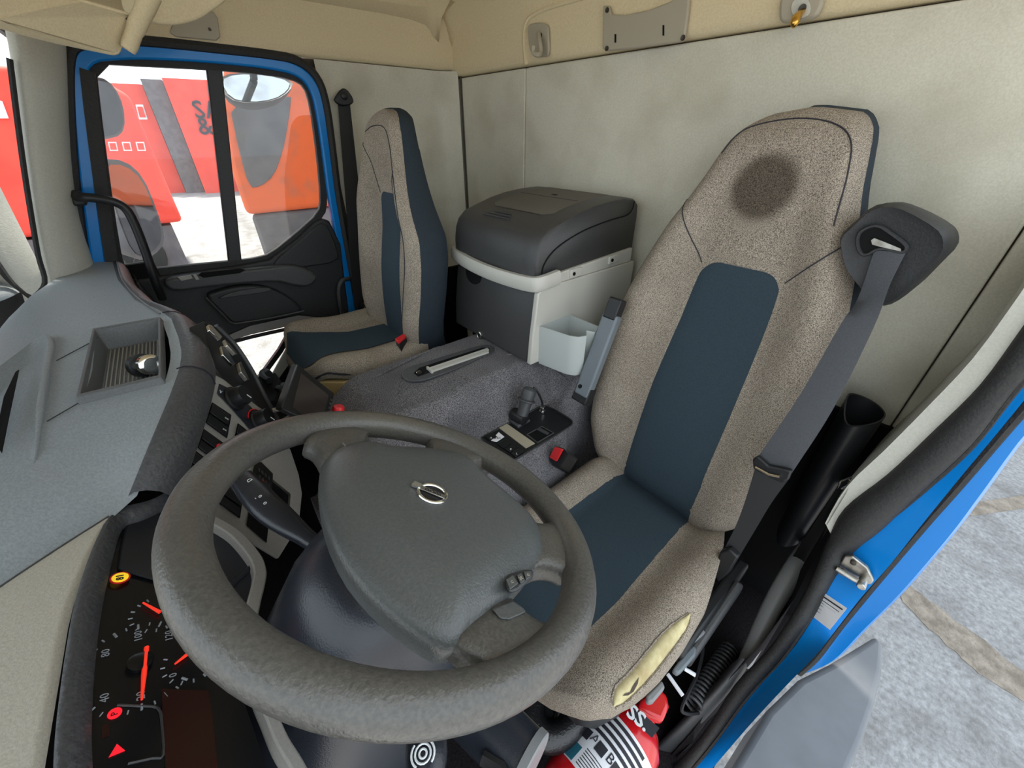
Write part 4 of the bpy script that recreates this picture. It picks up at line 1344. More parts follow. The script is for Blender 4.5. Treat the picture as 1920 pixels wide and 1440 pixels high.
# belt guide moulded on the outer shoulder
bg_ = [(1598, 418), (1630, 388), (1668, 380), (1700, 388), (1764, 424), (1778, 446), (1776, 474), (1740, 510), (1690, 562), (1660, 578), (1636, 574), (1610, 545), (1580, 505), (1572, 470), (1570, 444)]
bgp = [np.array(P(u, v, 1, -.945)) for u, v in chaikin(bg_, 1)]
cb = sum(bgp) / len(bgp)
secs = [[cb + (p - cb) * .90 + np.array((-.01, -.15, -.01)) for p in bgp], [cb + (p - cb) * .98 + np.array((-.004, -.05, 0)) for p in bgp], [p + np.array((0, -.015, 0)) for p in bgp], [cb + (p - cb) * .93 + np.array((0, 0, 0)) for p in bgp], [cb + (p - cb) * .80 + np.array((0, -.004, 0)) for p in bgp]]
bgo = MB().loft(secs).build('belt_guide', 'black_plastic', ds, ang=60)
slot = [(1607, 450), (1612, 435), (1632, 424), (1650, 424), (1668, 436), (1698, 458), (1700, 468), (1690, 474), (1650, 464), (1622, 480), (1610, 470)]
MB().prism([P(u, v, 1, -.952) for u, v in chaikin(slot, 1)], (0, .008, 0)).build('guide_slot', 'deep_black', bgo)
MB().tube(cat([P(u, v, 1, -.943) for u, v in chaikin(slot, 1)], 2, True), .003, 6, closed=True).build('slot_rim', 'black_plastic', bgo)
MB().prism([P(u, v, 1, -.942) for u, v in [(1634, 450), (1640, 446), (1656, 452), (1690, 466), (1690, 471), (1650, 462), (1636, 458)]], (0, .003, 0)).build('slot_guide', 'steel', bgo)

# driver's belt
sb = thing('seat_belt', tuple(P(1360, 1050, 1, -.80)), "dark grey seat belt webbing hanging down the driver's backrest", 'seat belt')
wl_ = [(1640, 468), (1608, 560), (1575, 610), (1500, 740), (1420, 858)]
wr_ = [(1698, 474), (1668, 535), (1636, 618), (1560, 770), (1484, 888)]
yy_ = [-.944, -.925, -.895, -.86, -.815]
ra = cat([np.array(P(u, v, 1, y)) for (u, v), y in zip(wl_, yy_)], 5)
rb = cat([np.array(P(u, v, 1, y)) for (u, v), y in zip(wr_, yy_)], 5)
rows = [[a, a * .5 + b * .5 + np.array((0, .003, 0)), b, b + np.array((0, -.003, 0)), a * .5 + b * .5 + np.array((0, -.001, 0)), a + np.array((0, -.003, 0))] for a, b in zip(ra, rb)]
MB().loft(rows).build('webbing', 'belt_web', sb, ang=60)
wl_ = [(1418, 870), (1400, 930), (1380, 985), (1352, 1040)]
wr_ = [(1478, 900), (1445, 945), (1412, 1000), (1376, 1060)]
yy_ = [-.81, -.80, -.785, -.77]
ra = cat([np.array(P(u, v, 1, y)) for (u, v), y in zip(wl_, yy_)], 5)
rb = cat([np.array(P(u, v, 1, y)) for (u, v), y in zip(wr_, yy_)], 5)
rows = [[a, a * .5 + b * .5, b, b + np.array((0, -.003, 0)), a + np.array((0, -.003, 0))] for a, b in zip(ra, rb)]
MB().loft(rows).build('lap_webbing', 'belt_black', sb, ang=60)
tg = [np.array(P(u, v, 1, -.80)) for u, v in [(1410, 862), (1420, 856), (1440, 874), (1470, 880), (1484, 884), (1478, 900), (1464, 906), (1412, 880)]]
tgo = MB().prism(tg, (0, -.012, 0)).build('belt_tongue', 'satin_black', sb, bevel=.003)
MB().tube([P(1416, 876, 1, -.797), P(1442, 890, 1, -.797), P(1462, 894, 1, -.797)], .0028, 6).build('tongue_slot', 'chrome', tgo)
an = [np.array(P(u, v, 1, -.76)) for u, v in [(1336, 1072), (1350, 1035), (1366, 1030), (1384, 1046), (1366, 1076), (1346, 1092)]]
MB().prism(an, (0, -.02, 0)).build('belt_anchor', 'satin_black', sb, bevel=.004)
# buckle beside the cushion
bk = thing('belt_buckle', tuple(P(1050, 868, 1, -.62)), "red push-button belt buckle on black stalk beside the driver's cushion", 'belt buckle')
b4 = [np.array(P(u, v, 1, -.625)) for u, v in [(1028, 858), (1042, 836), (1056, 840), (1066, 848), (1050, 876), (1036, 874)]]
MB().loft([[p + np.array((.01, -.06, -.07)) for p in b4], b4]).build('buckle_body', 'satin_black', bk, bevel=.004)
r4 = [np.array(P(u, v, 1, -.622)) for u, v in [(1033, 856), (1043, 837), (1058, 842), (1046, 864)]]
MB().prism(r4, (0, .008, .002)).build('release_button', 'red_plastic', bk, bevel=.002)

# ------------------------------------------------------------------ passenger seat
ps = thing('passenger_seat', (1.34, -.42, ZF), 'taupe and navy cloth passenger seat with a tall narrow backrest', 'seat')
PT = [(-.68, 1.52, 1.165), (-.62, 1.545, 1.145), (-.55, 1.555, 1.125), (-.45, 1.558, 1.108), (-.36, 1.557, 1.102), (-.28, 1.553, 1.112), (-.2, 1.545, 1.165), (-.14, 1.532, 1.20), (-.08, 1.515, 1.232), (-.03, 1.503, 1.257), (0.0, 1.495, 1.272), (.02, 1.482, 1.286), (.036, 1.46, 1.303), (.048, 1.438, 1.325), (.056, 1.41, 1.35), (.059, 1.39, 1.37)]
PT2 = [(float(z), *interp(PT, z)) for z in np.linspace(PT[0][0], PT[-1][0], 120)]
PB = Back(PT2, -.54, -.63, .13, bol=.035, head=.0, zhead=-.1, rnd=.028, topr=.022)
PB.build(ps, .11, 'fabric_taupe', 'fabric_side')
PB.panel(ps, [(-.67, 1.372, 1.228), (-.4, 1.385, 1.246), (-.165, 1.382, 1.252)], 'fabric_navy', round_top=.025)
PB.seam(ps, [(1.385, -.17), (1.42, -.12), (1.46, -.06), (1.49, -.03)])
PB.seam(ps, [(1.25, -.165), (1.25, -.13), (1.247, -.10)])
PB.seam(ps, [(1.22, -.66), (1.165, -.45), (1.155, -.32), (1.2, -.2), (1.25, -.10), (1.29, -.03), (1.34, .012), (1.42, .015), (1.47, 0)])


def pz_(x, y):
    u = (x - 1.365) / .235
    s = -.635 + .022 * smooth(.45, .8, abs(u)) - .028 * max(0, (abs(u) - .8) / .2) ** 2
    s += .018 * smooth(-.42, -.27, y)
    s -= .05 * max(0, (y + .25) / .07) ** 2 if y > -.25 else 0
    return s


CO = [(-.58, 1.545, 1.15), (-.5, 1.585, 1.135), (-.4, 1.60, 1.13), (-.3, 1.60, 1.14), (-.25, 1.585, 1.16), (-.22, 1.56, 1.185), (-.195, 1.51, 1.235), (-.18, 1.44, 1.30)]
rows = []
for y in list(np.linspace(-.58, -.25, 22)) + [-.235, -.22, -.205, -.19, -.18]:
    a, b = interp(CO, y)
    r = [np.array((a + (b - a) * k / 30, y, pz_(a + (b - a) * k / 30, y))) for k in range(31)]
    rows.append([r[0] + np.array((.0, 0, -.055)), r[0] + np.array((.004, 0, -.03))] + r + [r[-1] + np.array((-.004, 0, -.03)), r[-1] + np.array((0, 0, -.055))])
rows.append([p + np.array((0, .006, -.012)) for p in rows[-1]])
rows.append([p + np.array((0, -.002, -.018)) for p in rows[-1]])
MB().grid(rows).build('seat_cushion', 'fabric_taupe', ps, ang=80)
pr = []
for y in np.linspace(-.57, -.183, 26):
    a, b = interp([(-.57, 1.40, 1.235), (-.4, 1.42, 1.24), (-.29, 1.46, 1.25), (-.25, 1.49, 1.245), (-.215, 1.52, 1.235), (-.18, 1.44, 1.30)], y)
    pr.append([np.array((a + (b - a) * k / 16, y, pz_(a + (b - a) * k / 16, y) + .0035)) for k in range(17)])
MB().grid(pr).build('cushion_panel', 'fabric_navy', ps, ang=80)
edge = cat([(a, y, pz_(a, y) - .035) for a, y in [(1.14, -.5), (1.135, -.38), (1.145, -.28), (1.17, -.235), (1.22, -.20), (1.30, -.18), (1.4, -.172), (1.51, -.195)]], 4)
MB().tube(edge, .004, 6).build('piping', 'ink', ps)
# cream front board and black base
base = [(1.15, -.55), (1.15, -.27), (1.2, -.215), (1.30, -.19), (1.46, -.19), (1.55, -.22), (1.58, -.3), (1.58, -.55)]
MB().loft([[np.array((x, y, -.80)) for x, y in base], [np.array((x, y, -.672)) for x, y in base]]).build('base_board', 'seatbase_beige', ps, bevel=.004)
MB().box((1.38, -.40, -1.08), (.36, .28, .64)).build('seat_pedestal', 'deep_black', ps, bevel=.01)
b2 = thing('belt_buckle', tuple(P(752, 640, 2, -.62)), 'red belt buckle standing between passenger seat and engine cover', 'belt buckle')
q = [np.array(P(u, v, 2, -.60)) for u, v in [(741, 640), (757, 630), (762, 634), (748, 646)]]
MB().loft([[p + np.array((0, -.01, -.06)) for p in q], q]).build('buckle_body', 'satin_black', b2, bevel=.002)
MB().prism(q, (0, 0, .010)).build('release_button', 'red_plastic', b2, bevel=.002)
# passenger belt: D-ring, webbing, buckle end
pb = thing('seat_belt', tuple(P(690, 590, 0, XR - .05)), 'black seat belt hanging from its pillar loop behind the passenger door', 'seat belt')
dp = [P(u, v, 0, XR - .03) for u, v in chaikin([(638, 166), (648, 166), (662, 186), (660, 196), (640, 200), (626, 192), (625, 184)], 1)]
lp = MB().prism(dp, (-.012, 0, 0)).build('belt_loop', 'satin_black', pb, bevel=.004)
MB().lathe([(.012, 0), (.012, .006), (.008, .009), (.001, .009)], P(645, 180, 0, XR - .042), (-1, 0, 0), 16).build('loop_bolt', 'satin_black', lp)
for (ta, tb, ba_, bb_, nm) in [((634, 192), (650, 192), (664, 575), (686, 575), 'webbing'), ((645, 192), (656, 192), (682, 560), (698, 575), 'return_webbing')]:
    q = [P(u, v, 0, XR - .03 if nm == 'webbing' else XR - .022) for u, v in (ta, tb, bb_, ba_)]
    MB().prism(q, (.003, 0, 0)).build(nm, 'belt_black', pb, smooth_=False)
q = [np.array(P(u, v, 0, XR - .04)) for u, v in [(672, 568), (690, 566), (692, 588), (676, 590)]]
tn = MB().prism(q, (-.02, 0, 0)).build('belt_tongue', 'satin_black', pb, bevel=.003)
MB().tube([P(u, v, 0, XR - .064) for u, v in [(682, 566), (686, 574), (682, 580)]], .004, 6).build('tongue_slot', 'chrome', tn)
# small grab handle on the door's rear edge
gh = thing('door_pull_handle', tuple(P(640, 580, 0, XR - .03)), 'small dark bent grab handle beside the passenger belt', 'handle')
hpth = cat([P(u, v, 0, x) for u, v, x in [(662, 522, XR - .005), (650, 523, XR - .03), (640, 528, XR - .04), (635, 545, XR - .04), (638, 575, XR - .04), (642, 590, XR - .02)]], 5)
MB().tube(hpth, .009, 10).build('handle_bar', 'charcoal_plastic', gh)
# grab handle across the front of the door window
g2 = thing('grab_handle', tuple(P(290, 515, 0, XR - .12)), 'long black tubular grab handle from pillar trim to dashboard end', 'handle')
hpth = cat([P(u, v, 0, x) for u, v, x in [(143, 369, XR - .06), (160, 370, XR - .10), (200, 375, XR - .12), (232, 388, XR - .12), (250, 415, XR - .12), (272, 470, XR - .12), (292, 530, XR - .12), (305, 560, XR - .10)]], 6)
MB().tube(hpth, .012, 12).build('handle_bar', 'satin_black', g2)
MB().box(np.array(P(145, 371, 0, XR - .05)), (.03, .03, .04)).build('handle_foot', 'black_plastic', g2, bevel=.006)

# =================================================================== ENGINE COVER
TZ = -.60


def tun(x, y):
    z = TZ
    z -= .135 * smooth(.80, .70, x) * smooth(-.86, -.78, y)         # step down to the selector shelf
    fx = .578 + .09 * smooth(-.70, -.78, y)
    z -= .75 * smooth(fx, fx - .025, x)
    z -= .10 * smooth(1.04, 1.10, x) + .6 * smooth(1.085, 1.11, x)  # passenger side
    z -= .06 * smooth(-.30, -.17, y) ** 1.5 + .3 * smooth(-.18, -.08, y)
    z -= .012 * smooth(.2, 0, math.hypot((x - .80) / .9, (y + .42) / .6))
    return max(z, -1.35)


ec_ = thing('engine_cover', (.8, -.65, ZF), 'grey carpeted engine cover between the two seats', 'engine cover')
rows = [[(x, y, tun(x, y)) for x in np.linspace(.556, 1.125, 90)] for y in np.linspace(-.06, -1.17, 64)]
MB().grid(rows).build('carpet', 'carpet', ec_, ang=80)
MB().tube(cat([(x, y, tun(x, y) + .002) for x, y in [(.85, -.70), (.80, -.76), (.76, -.80), (.70, -.82)]], 5), .0025, 6).build('carpet_seam', 'carpet', ec_)
MB().tube(cat([(x, y, tun(x, y) + .002) for x, y in [(1.09, -.64), (1.06, -.60), (1.03, -.5), (1.0, -.35), (.99, -.25)]], 5), .003, 6).build('carpet_fold', 'carpet', ec_)
# rail recess
rp = [(752, 697), (760, 690), (790, 680), (850, 662), (910, 644), (925, 648), (928, 660), (905, 668), (860, 690), (815, 706), (790, 714), (766, 715), (754, 708)]
ro = MB().loft([[np.array(P(u, v, 2, TZ)) - np.array((0, 0, .01)) for u, v in chaikin(rp, 1)], [np.array(P(u, v, 2, TZ + .006)) for u, v in chaikin(rp, 1)]]).build('rail_surround', 'bolster_plastic', ec_, bevel=.004, segs=3)
MB().prism([P(u, v, 2, TZ + .0065) for u, v in [(776, 700), (786, 690), (905, 652), (918, 654), (912, 660), (800, 700), (784, 706)]], (0, 0, .001)).build('rail_well', 'deep_black', ro)
for dv in (0, 4.5):
    MB().tube([P(806, 693 + dv - 1, 2, TZ + .010), P(915, 655 + dv, 2, TZ + .010)], 1, sec=RECT(.010, .006), upv=(0, 0, 1)).build('slide_rail', 'fridge_grey', ro)
MB().box(np.array(P(806, 694, 2, TZ + .010)), (.030, .006, .012)).build('rail_stop', 'fridge_grey', ro)
MB().lathe([(.009, 0), (.009, .003), (.006, .004), (.005, .002), (.001, .002)], P(786, 699, 2, TZ + .0075), (0, 0, 1), 14).build('rail_screw', 'screw', ro)

# ---- gear selector console
gc = thing('gear_console', tuple(P(990, 815, 2, -.735)), 'black selector console with switch row and shift lever on the engine cover', 'gear selector')
CZ = -.733


def cz(u, v, h=0.0):
    return np.array(P(u, v, 2, CZ + h))


pl1 = [(903, 822), (908, 817), (1004, 766), (1018, 760), (1030, 762), (1068, 784), (1074, 792), (1070, 799), (966, 862), (958, 864)]
pbse = MB().loft([[cz(u, v, -.008) for u, v in pl1], [cz(u, v, 0) for u, v in pl1]]).build('console_plate', 'satin_black', gc, bevel=.004)
lip_ = chaikin([cz(u, v, .001) for u, v in pl1], 1)
MB().tube(lip_, .0022, 6, closed=True).build('console_rim', 'black_plastic', gc)
MB().prism([cz(u, v, .0005) for u, v in [(936, 803), (950, 795), (1003, 832), (986, 841)]], (0, 0, .002)).build('label_strip', 'hook_plastic', gc, smooth_=False)
keys = [([(909, 818), (922, 811), (934, 819), (920, 826)], 'satin_black', 'A'), ([(920, 826), (935, 810), (946, 819), (931, 829)], 'white_paper', ''), ([(932, 832), (947, 823), (959, 831), (944, 840)], 'satin_black', ''), ([(945, 841), (960, 831), (971, 838), (956, 848)], 'satin_black', 'E'), ([(957, 849), (971, 839), (982, 846), (967, 857)], 'satin_black', 'L')]
for poly, mt, s in keys:
    kb = MB().loft([[cz(u, v, -.001) for u, v in poly], [cz(u, v, .005) for u, v in poly]]).build('console_switch', mt, gc, bevel=.0012)
    c = sum(cz(u, v, .0053) for u, v in poly) / 4
    if mt == 'white_paper':
        text('switch_mark', 'KEY', .011, c, cz(946, 819) - cz(920, 826) + (cz(931, 829) - cz(920, 826)), (0.3, .6, 0), 'ink', kb, .0002)
    elif s:
        text('switch_mark', s, .009, c + np.array((-.004, .004, 0)), (-.6, -.6, 0), (.6, -.6, 0), 'white_print', kb, .0002)
# recess with storage pocket
rc = [cz(u, v, .001) for u, v in [(988, 815), (1016, 800), (1038, 812), (1008, 830)]]
MB().prism(rc, (0, 0, .001)).build('console_pocket', 'deep_black', gc, smooth_=False)
MB().tube([*rc, rc[0]], .0022, 6).build('pocket_rim', 'charcoal_plastic', gc)
MB().prism([cz(u, v, .0025) for u, v in [(1006, 806), (1012, 803), (1030, 813), (1026, 816)]], (0, 0, .003)).build('pocket_clip', 'charcoal_plastic', gc)
# shift lever: pivot + folded neck + ribbed grip
b0 = cz(973, 790, .0)
MB().box(b0 + np.array((0, 0, .004)), (.05, .05, .012)).build('lever_base', 'charcoal_plastic', gc, bevel=.004)
axl = cz(985, 794) - cz(962, 781); axl /= np.linalg.norm(axl)
MB().lathe([(.012, -.026), (.019, -.024), (.021, -.012), (.021, .012), (.019, .024), (.012, .026)], b0 + np.array((0, 0, .018)), axl, 20).build('lever_pivot', 'satin_black', gc)
L0_, L1_ = np.array(P(979, 778, 2, CZ + .03)), np.array(P(994, 728, 2, CZ + .105))
dl = (L1_ - L0_) / np.linalg.norm(L1_ - L0_)
LL = np.linalg.norm(L1_ - L0_)
lev = MB().lathe([(.017, 0), (.0175, LL * .3), (.019, LL * .5), (.027, LL * .54), (.027, LL * .58), (.020, LL * .62), (.0215, LL * .80), (.020, LL * .95), (.013, LL * 1.02), (.001, LL * 1.03)], L0_, dl, 18).build('shift_lever', 'charcoal_plastic', gc)
# plug with short cable
pk0 = np.array(P(1017, 772, 2, CZ + .002))
MB().lathe([(.010, 0), (.010, .004), (.0065, .005), (.0065, .012), (.008, .012), (.008, .018), (.005, .02)], pk0, (0, 0, 1), 14).build('cable_plug', 'chrome', gc)
cpth = cat([pk0 + np.array((0, 0, .018)), np.array(P(1016, 752, 2, CZ + .05)), np.array(P(1008, 735, 2, CZ + .085)), np.array(P(1000, 727, 2, CZ + .10))], 6)
MB().tube(cpth, .0035, 7).build('cable', 'satin_black', gc)

# =================================================================== COOL BOX
fx0, fx1 = .755, 1.155
cb_ = thing('cool_box', ((fx0 + fx1) / 2, -.95, TZ), 'black compact cool box with pale grey handle between the seats', 'cool box')


def prof_loft(prof, x0, x1, ins=.022):
    secs = []
    c = np.mean(np.array(prof), axis=0)
    for x, k in [(x0, 0.0), (x0 + ins * .3, .65), (x0 + ins, 1.0), (x1 - ins, 1.0), (x1 - ins * .3, .65), (x1, 0.0)]:
        f = 1 - (1 - k) * .05
        secs.append([np.array((x, c[0] + (p[0] - c[0]) * f, c[1] + (p[1] - c[1]) * f)) for p in prof])
    return secs


body = [(-.705, -.592), (-.712, -.5), (-.735, -.36), (-.745, -.335), (-1.165, -.335), (-1.165, -.592)]
MB().loft(prof_loft(body, fx0 + .004, fx1, .008)).build('body', 'fridge_plastic', cb_, bevel=.004, ang=50)
lidp = [(-.722, -.345), (-.722, -.30), (-.729, -.262), (-.742, -.236), (-.768, -.215), (-.82, -.200), (-.88, -.184), (-.95, -.172), (-1.02, -.166), (-1.09, -.165), (-1.14, -.172), (-1.165, -.19), (-1.17, -.23), (-1.17, -.333)]
MB().loft(prof_loft(lidp, fx0 + .002, fx1 - .0, .035)).build('lid', 'fridge_plastic', cb_, ang=75)
# lid top recess plate
rcs = []
LZ = lambda y: float(np.interp(-y, [-p[0] for p in lidp[:11]], [p[1] for p in lidp[:11]]))
for y in (-.83, -.85, -.88, -.95, -1.02, -1.09, -1.11):
    w = .105 if y in (-.83, -1.11) else .135
    rcs.append([(.955 - w, y, LZ(y) - .001), (.955 - w + .006, y, LZ(y) + .0012), (.955 + w - .006, y, LZ(y) + .0012), (.955 + w, y, LZ(y) - .001)])
rpl = MB().grid(rcs).build('lid_recess', 'fridge_recess', cb_, ang=60)
MB().tube([(.83, -.955, -.1703), (1.08, -.955, -.1703)], .001, 5).build('lid_groove', 'ink', rpl)
text('lid_logo', 'V8', .022, (.955, -.985, -.1675), (-1, 0, 0), (0, -1, 0), 'deep_black', rpl, .0008)
for k, y in enumerate([-.772, -.786, -.80]):
    w = .062 - .012 * k
    z = LZ(y) + .001
    MB().tube([(.985 - w, y, z + .001), (.985 + w, y, z + .001)], .0022, 6).build('grip_rib', 'charcoal_plastic', cb_)
# side line of the lid
sl_ = cat([(fx0 - .0005, y, z) for y, z in [(-.745, -.335), (-.755, -.30), (-.80, -.265), (-.9, -.235), (-1.02, -.22), (-1.10, -.215), (-1.125, -.20), (-1.13, -.178)]], 5)
MB().tube(sl_, .0018, 6).build('lid_joint', 'deep_black', cb_)
# handle
hpth = cat([(1.165, -.80, -.345), (1.166, -.745, -.345), (1.155, -.728, -.347), (1.06, -.712, -.352), (.955, -.706, -.355), (.86, -.709, -.355), (.775, -.718, -.352), (.747, -.735, -.348), (.743, -.80, -.342)], 6)
MB().tube(hpth, 1, sec=[(-.007, -.020), (.007, -.020), (.012, -.012), (.012, .012), (.007, .020), (-.007, .020), (-.012, .012), (-.012, -.012)], upv=(0, 0, 1)).build('handle', 'fridge_grey', cb_, ang=50)
# finger notch and lock
MB().lathe([(.045, 0), (.045, .004), (.03, .006), (.001, .0065)], (1.055, -.733, -.388), (0, 1, .1), 24).build('finger_notch', 'deep_black', cb_)
lk = np.array(P(900, 628, 1, -.706))
lko = MB().lathe([(.014, -.006), (.014, .004), (.011, .006), (.009, .004), (.001, .004)], lk, (0, 1, .05), 18).build('lock', 'steel', cb_)
MB().box(lk + np.array((0, .005, 0)), (.004, .003, .014)).build('lock_slot', 'deep_black', lko)
# grey side panel
sp_ = [(-.703, -.592), (-.71, -.5), (-.725, -.375), (-.74, -.362), (-1.168, -.362), (-1.168, -.592)]
MB().prism([(fx0 - .012, y, z) for y, z in sp_], (.018, 0, 0)).build('side_panel', 'fridge_grey', cb_, bevel=.004)
MB().prism([(fx0 - .008, y, z) for y, z in [(-.80, -.362), (-.80, -.334), (-1.15, -.318), (-1.15, -.362)]], (.02, 0, 0)).build('hinge_strip', 'fridge_grey', cb_, bevel=.003)
for y in (-.875, -1.05):
    tb = MB().box((fx0 - .010, y, -.345 + .008 * (y < -1)), (.008, .05, .026)).build('screw_tab', 'fridge_grey', cb_, bevel=.003)
    MB().lathe([(.005, 0), (.005, .003), (.002, .002)], (fx0 - .014, y + .012, -.345 + .008 * (y < -1)), (-1, 0, 0), 12).build('screw', 'deep_black', tb)
# side pocket (open bin)
pkp = [(.745, -.735), (.645, -.752), (.622, -.766), (.614, -.79), (.628, -.806), (.636, -.814), (.614, -.824), (.610, -.842), (.622, -.862), (.745, -.862)]
o1 = [np.array((x, y, -.597)) for x, y in pkp]
cpk = sum(o1) / len(o1)
sec_ = [[cpk + (p - cpk) * .96 for p in o1], [p + np.array((0, 0, .01)) for p in o1], [cpk + (p - cpk) * 1.03 + np.array((0, 0, .125)) for p in o1], [cpk + (p - cpk) * .96 + np.array((0, 0, .125)) for p in o1], [cpk + (p - cpk) * .93 + np.array((0, 0, .02)) for p in o1]]
MB().loft(sec_).build('side_pocket', 'pocket_grey', cb_, ang=50)

# =================================================================== SMALL THINGS IN THE CAB
# monitor on its bracket
mo = thing('monitor', tuple(P(590, 790, 2, -.60)), 'small black flat monitor tilted on a bracket beside the dashboard', 'monitor')
scr = [(556, 698), (620, 742), (611, 783), (600, 788), (578, 790), (536, 770)]
mn0 = np.array((.90, -.135, -.52)); mnn = np.array((-.35, -.62, .70)); mnn /= np.linalg.norm(mnn)
mp = lambda u, v, h=0: np.array(PL(u, v, mn0 + mnn * h, mnn))
fr4 = [(557, 682), (627, 738), (618, 782), (584, 794), (527, 766)]
MB().loft([[mp(u, v, -.03) + np.array((.008, .012, 0)) for u, v in fr4], [mp(u, v, 0) for u, v in fr4]]).build('monitor_case', 'satin_black', mo, bevel=.004)
MB().prism([mp(u, v, .0005) for u, v in [(564, 700), (616, 742), (607, 784), (584, 788), (548, 764)]], mnn * .001).build('screen', 'screen_glass', mo, smooth_=False)
for k in range(5):
    u, v = 621 - k * 1.6, 750 + k * 7.5
    MB().box(mp(u, v, .001), (.006, .004, .003), rot_from((1, 0, 0), mnn)).build('monitor_button', 'charcoal_plastic', mo, smooth_=False)
MB().tube([mp(575, 770, -.03), np.array(P(520, 800, 2, -.66)), np.array(P(520, 830, 2, -.70))], .012, 8).build('monitor_arm', 'satin_black', mo)
MB().tube([np.array(P(512, 770, 2, -.56)), np.array(P(536, 764, 2, -.56))], .006, 8).build('bracket_bar', 'steel', mo)
# phone cradle (black hooks) beside the monitor
ph = thing('phone_cradle', tuple(P(505, 745, 2, -.72)), 'black cradle with upturned hooks standing behind the monitor', 'cradle')
MB().prism([P(u, v, 2, -.66) for u, v in [(486, 722), (500, 712), (520, 708), (530, 722), (522, 760), (505, 770)]], (0, 0, .02)).build('cradle_plate', 'deep_black', ph, bevel=.004)
for pts in ([(505, 714), (497, 710), (492, 702), (497, 696), (504, 700)], [(521, 728), (527, 730), (533, 726), (532, 722)]):
    MB().tube(cat([P(u, v, 2, -.62) for u, v in pts], 4), .010, 8).build('cradle_hook', 'satin_black', ph)
MB().prism([P(u, v, 2, -.80) for u, v in [(480, 760), (525, 735), (545, 770), (540, 840), (500, 830)]], (0, 0, .02)).build('cradle_base', 'deep_black', ph)
# red knob
rk = thing('red_button', tuple(P(632, 790, 2, -.60)), 'round red push button on yellow collar beside the monitor', 'button')
ko = np.array(P(634, 778, 2, -.592))
MB().lathe([(.010, -.012), (.010, 0), (.013, 0), (.013, .006)], ko, (.1, -.3, .95), 16).build('collar', 'glow_yellow', rk)
rb_ = MB().lathe([(.012, .004), (.014, .008), (.014, .020), (.012, .024), (.001, .025)], ko, (.1, -.3, .95), 20).build('button_cap', 'red_plastic', rk)
# coat hooks and document holder on the rear band
YB = YR + .017
for (poly, arm, cu) in [([(992, 50), (1000, 44), (1022, 43), (1030, 48), (1032, 60), (1033, 104), (1026, 107), (1006, 108), (998, 100), (994, 80)], [(1012, 75), (1004, 76), (997, 84), (999, 98), (1008, 105), (1018, 100)], None)]:
    ho = thing('coat_hook', tuple(P(1014, 108, 1, YB)), 'beige plastic coat hook in the rear corner of the cab', 'coat hook')
    hb = MB().prism([P(u, v, 1, YB) for u, v in chaikin(poly, 1)], (0, .010, 0)).build('hook_plate', 'hook_plastic', ho, bevel=.004, segs=3)
    MB().tube(cat([P(1010, 62, 1, YB + .012), P(1012, 78, 1, YB + .03), P(1014, 96, 1, YB + .034), P(1009, 103, 1, YB + .05), P(1000, 98, 1, YB + .055), P(1000, 86, 1, YB + .055)], 4), .007, 8).build('hook_arm', 'hook_plastic', ho)
    MB().lathe([(.006, 0), (.006, .002), (.001, .002)], P(1014, 66, 1, YB + .011), (0, 1, 0), 12).build('screw', 'screw', hb)
h2 = thing('coat_hook', tuple(P(1500, 48, 1, YB)), 'beige coat hook with brass peg on the rear band', 'coat hook')
hp2 = [(1466, 10), (1472, -6), (1500, -14), (1550, -12), (1548, 10), (1536, 34), (1520, 40), (1480, 46), (1466, 44)]
hb = MB().prism([P(u, v, 1, YB) for u, v in chaikin(hp2, 1)], (0, .018, 0)).build('hook_plate', 'hook_plastic', h2, bevel=.006, segs=3)
MB().prism([P(u, v, 1, YB + .0185) for u, v in chaikin([(1482, 0), (1518, -6), (1522, 30), (1486, 38)], 2)], (0, .002, 0)).build('hook_hollow', 'liner_trim', hb, bevel=.0008)
MB().lathe([(.007, 0), (.007, .004), (.001, .003)], P(1505, 16, 1, YB + .020), (0, 1, 0), 12).build('screw', 'screw', hb)
MB().tube(cat([P(1504, 22, 1, YB + .022), P(1498, 28, 1, YB + .034), P(1492, 36, 1, YB + .044), P(1490, 44, 1, YB + .05), P(1488, 50, 1, YB + .046)], 4), [.006, .006, .0065, .007, .0075, .008, .0085, .009, .009, .009, .009, .0085, .008, .007, .006, .005, .004], 10).build('brass_peg', 'brass', h2)
dh = thing('document_holder', tuple(P(1215, 95, 1, YB)), 'beige plastic document holder screwed to the rear band', 'document holder')
dpy = [(1135, 12), (1146, 12), (1150, 28), (1176, 29), (1220, 20), (1262, 4), (1290, -20), (1298, -20), (1294, 30), (1287, 76), (1280, 80), (1200, 91), (1142, 97), (1134, 92)]
db = MB().prism([P(u, v, 1, YB) for u, v in dpy], (0, .012, 0)).build('holder_front', 'hook_plastic', dh, bevel=.004, segs=3)
for u, v in [(1139, 19), (1138, 91), (1281, 71)]:
    MB().lathe([(.006, 0), (.006, .003), (.003, .002)], P(u, v, 1, YB + .013), (0, 1, 0), 12).build('screw', 'screw', db)
for u, v, hgt in [(1154, 72, 8), (1244, 57, 10)]:
    MB().prism([P(u - 1.5, v - hgt, 1, YB + .0125), P(u + 1.5, v - hgt, 1, YB + .0125), P(u + 1.5, v + hgt, 1, YB + .0125), P(u - 1.5, v + hgt, 1, YB + .0125)], (0, .001, 0)).build('strap_slot', 'deep_black', db)
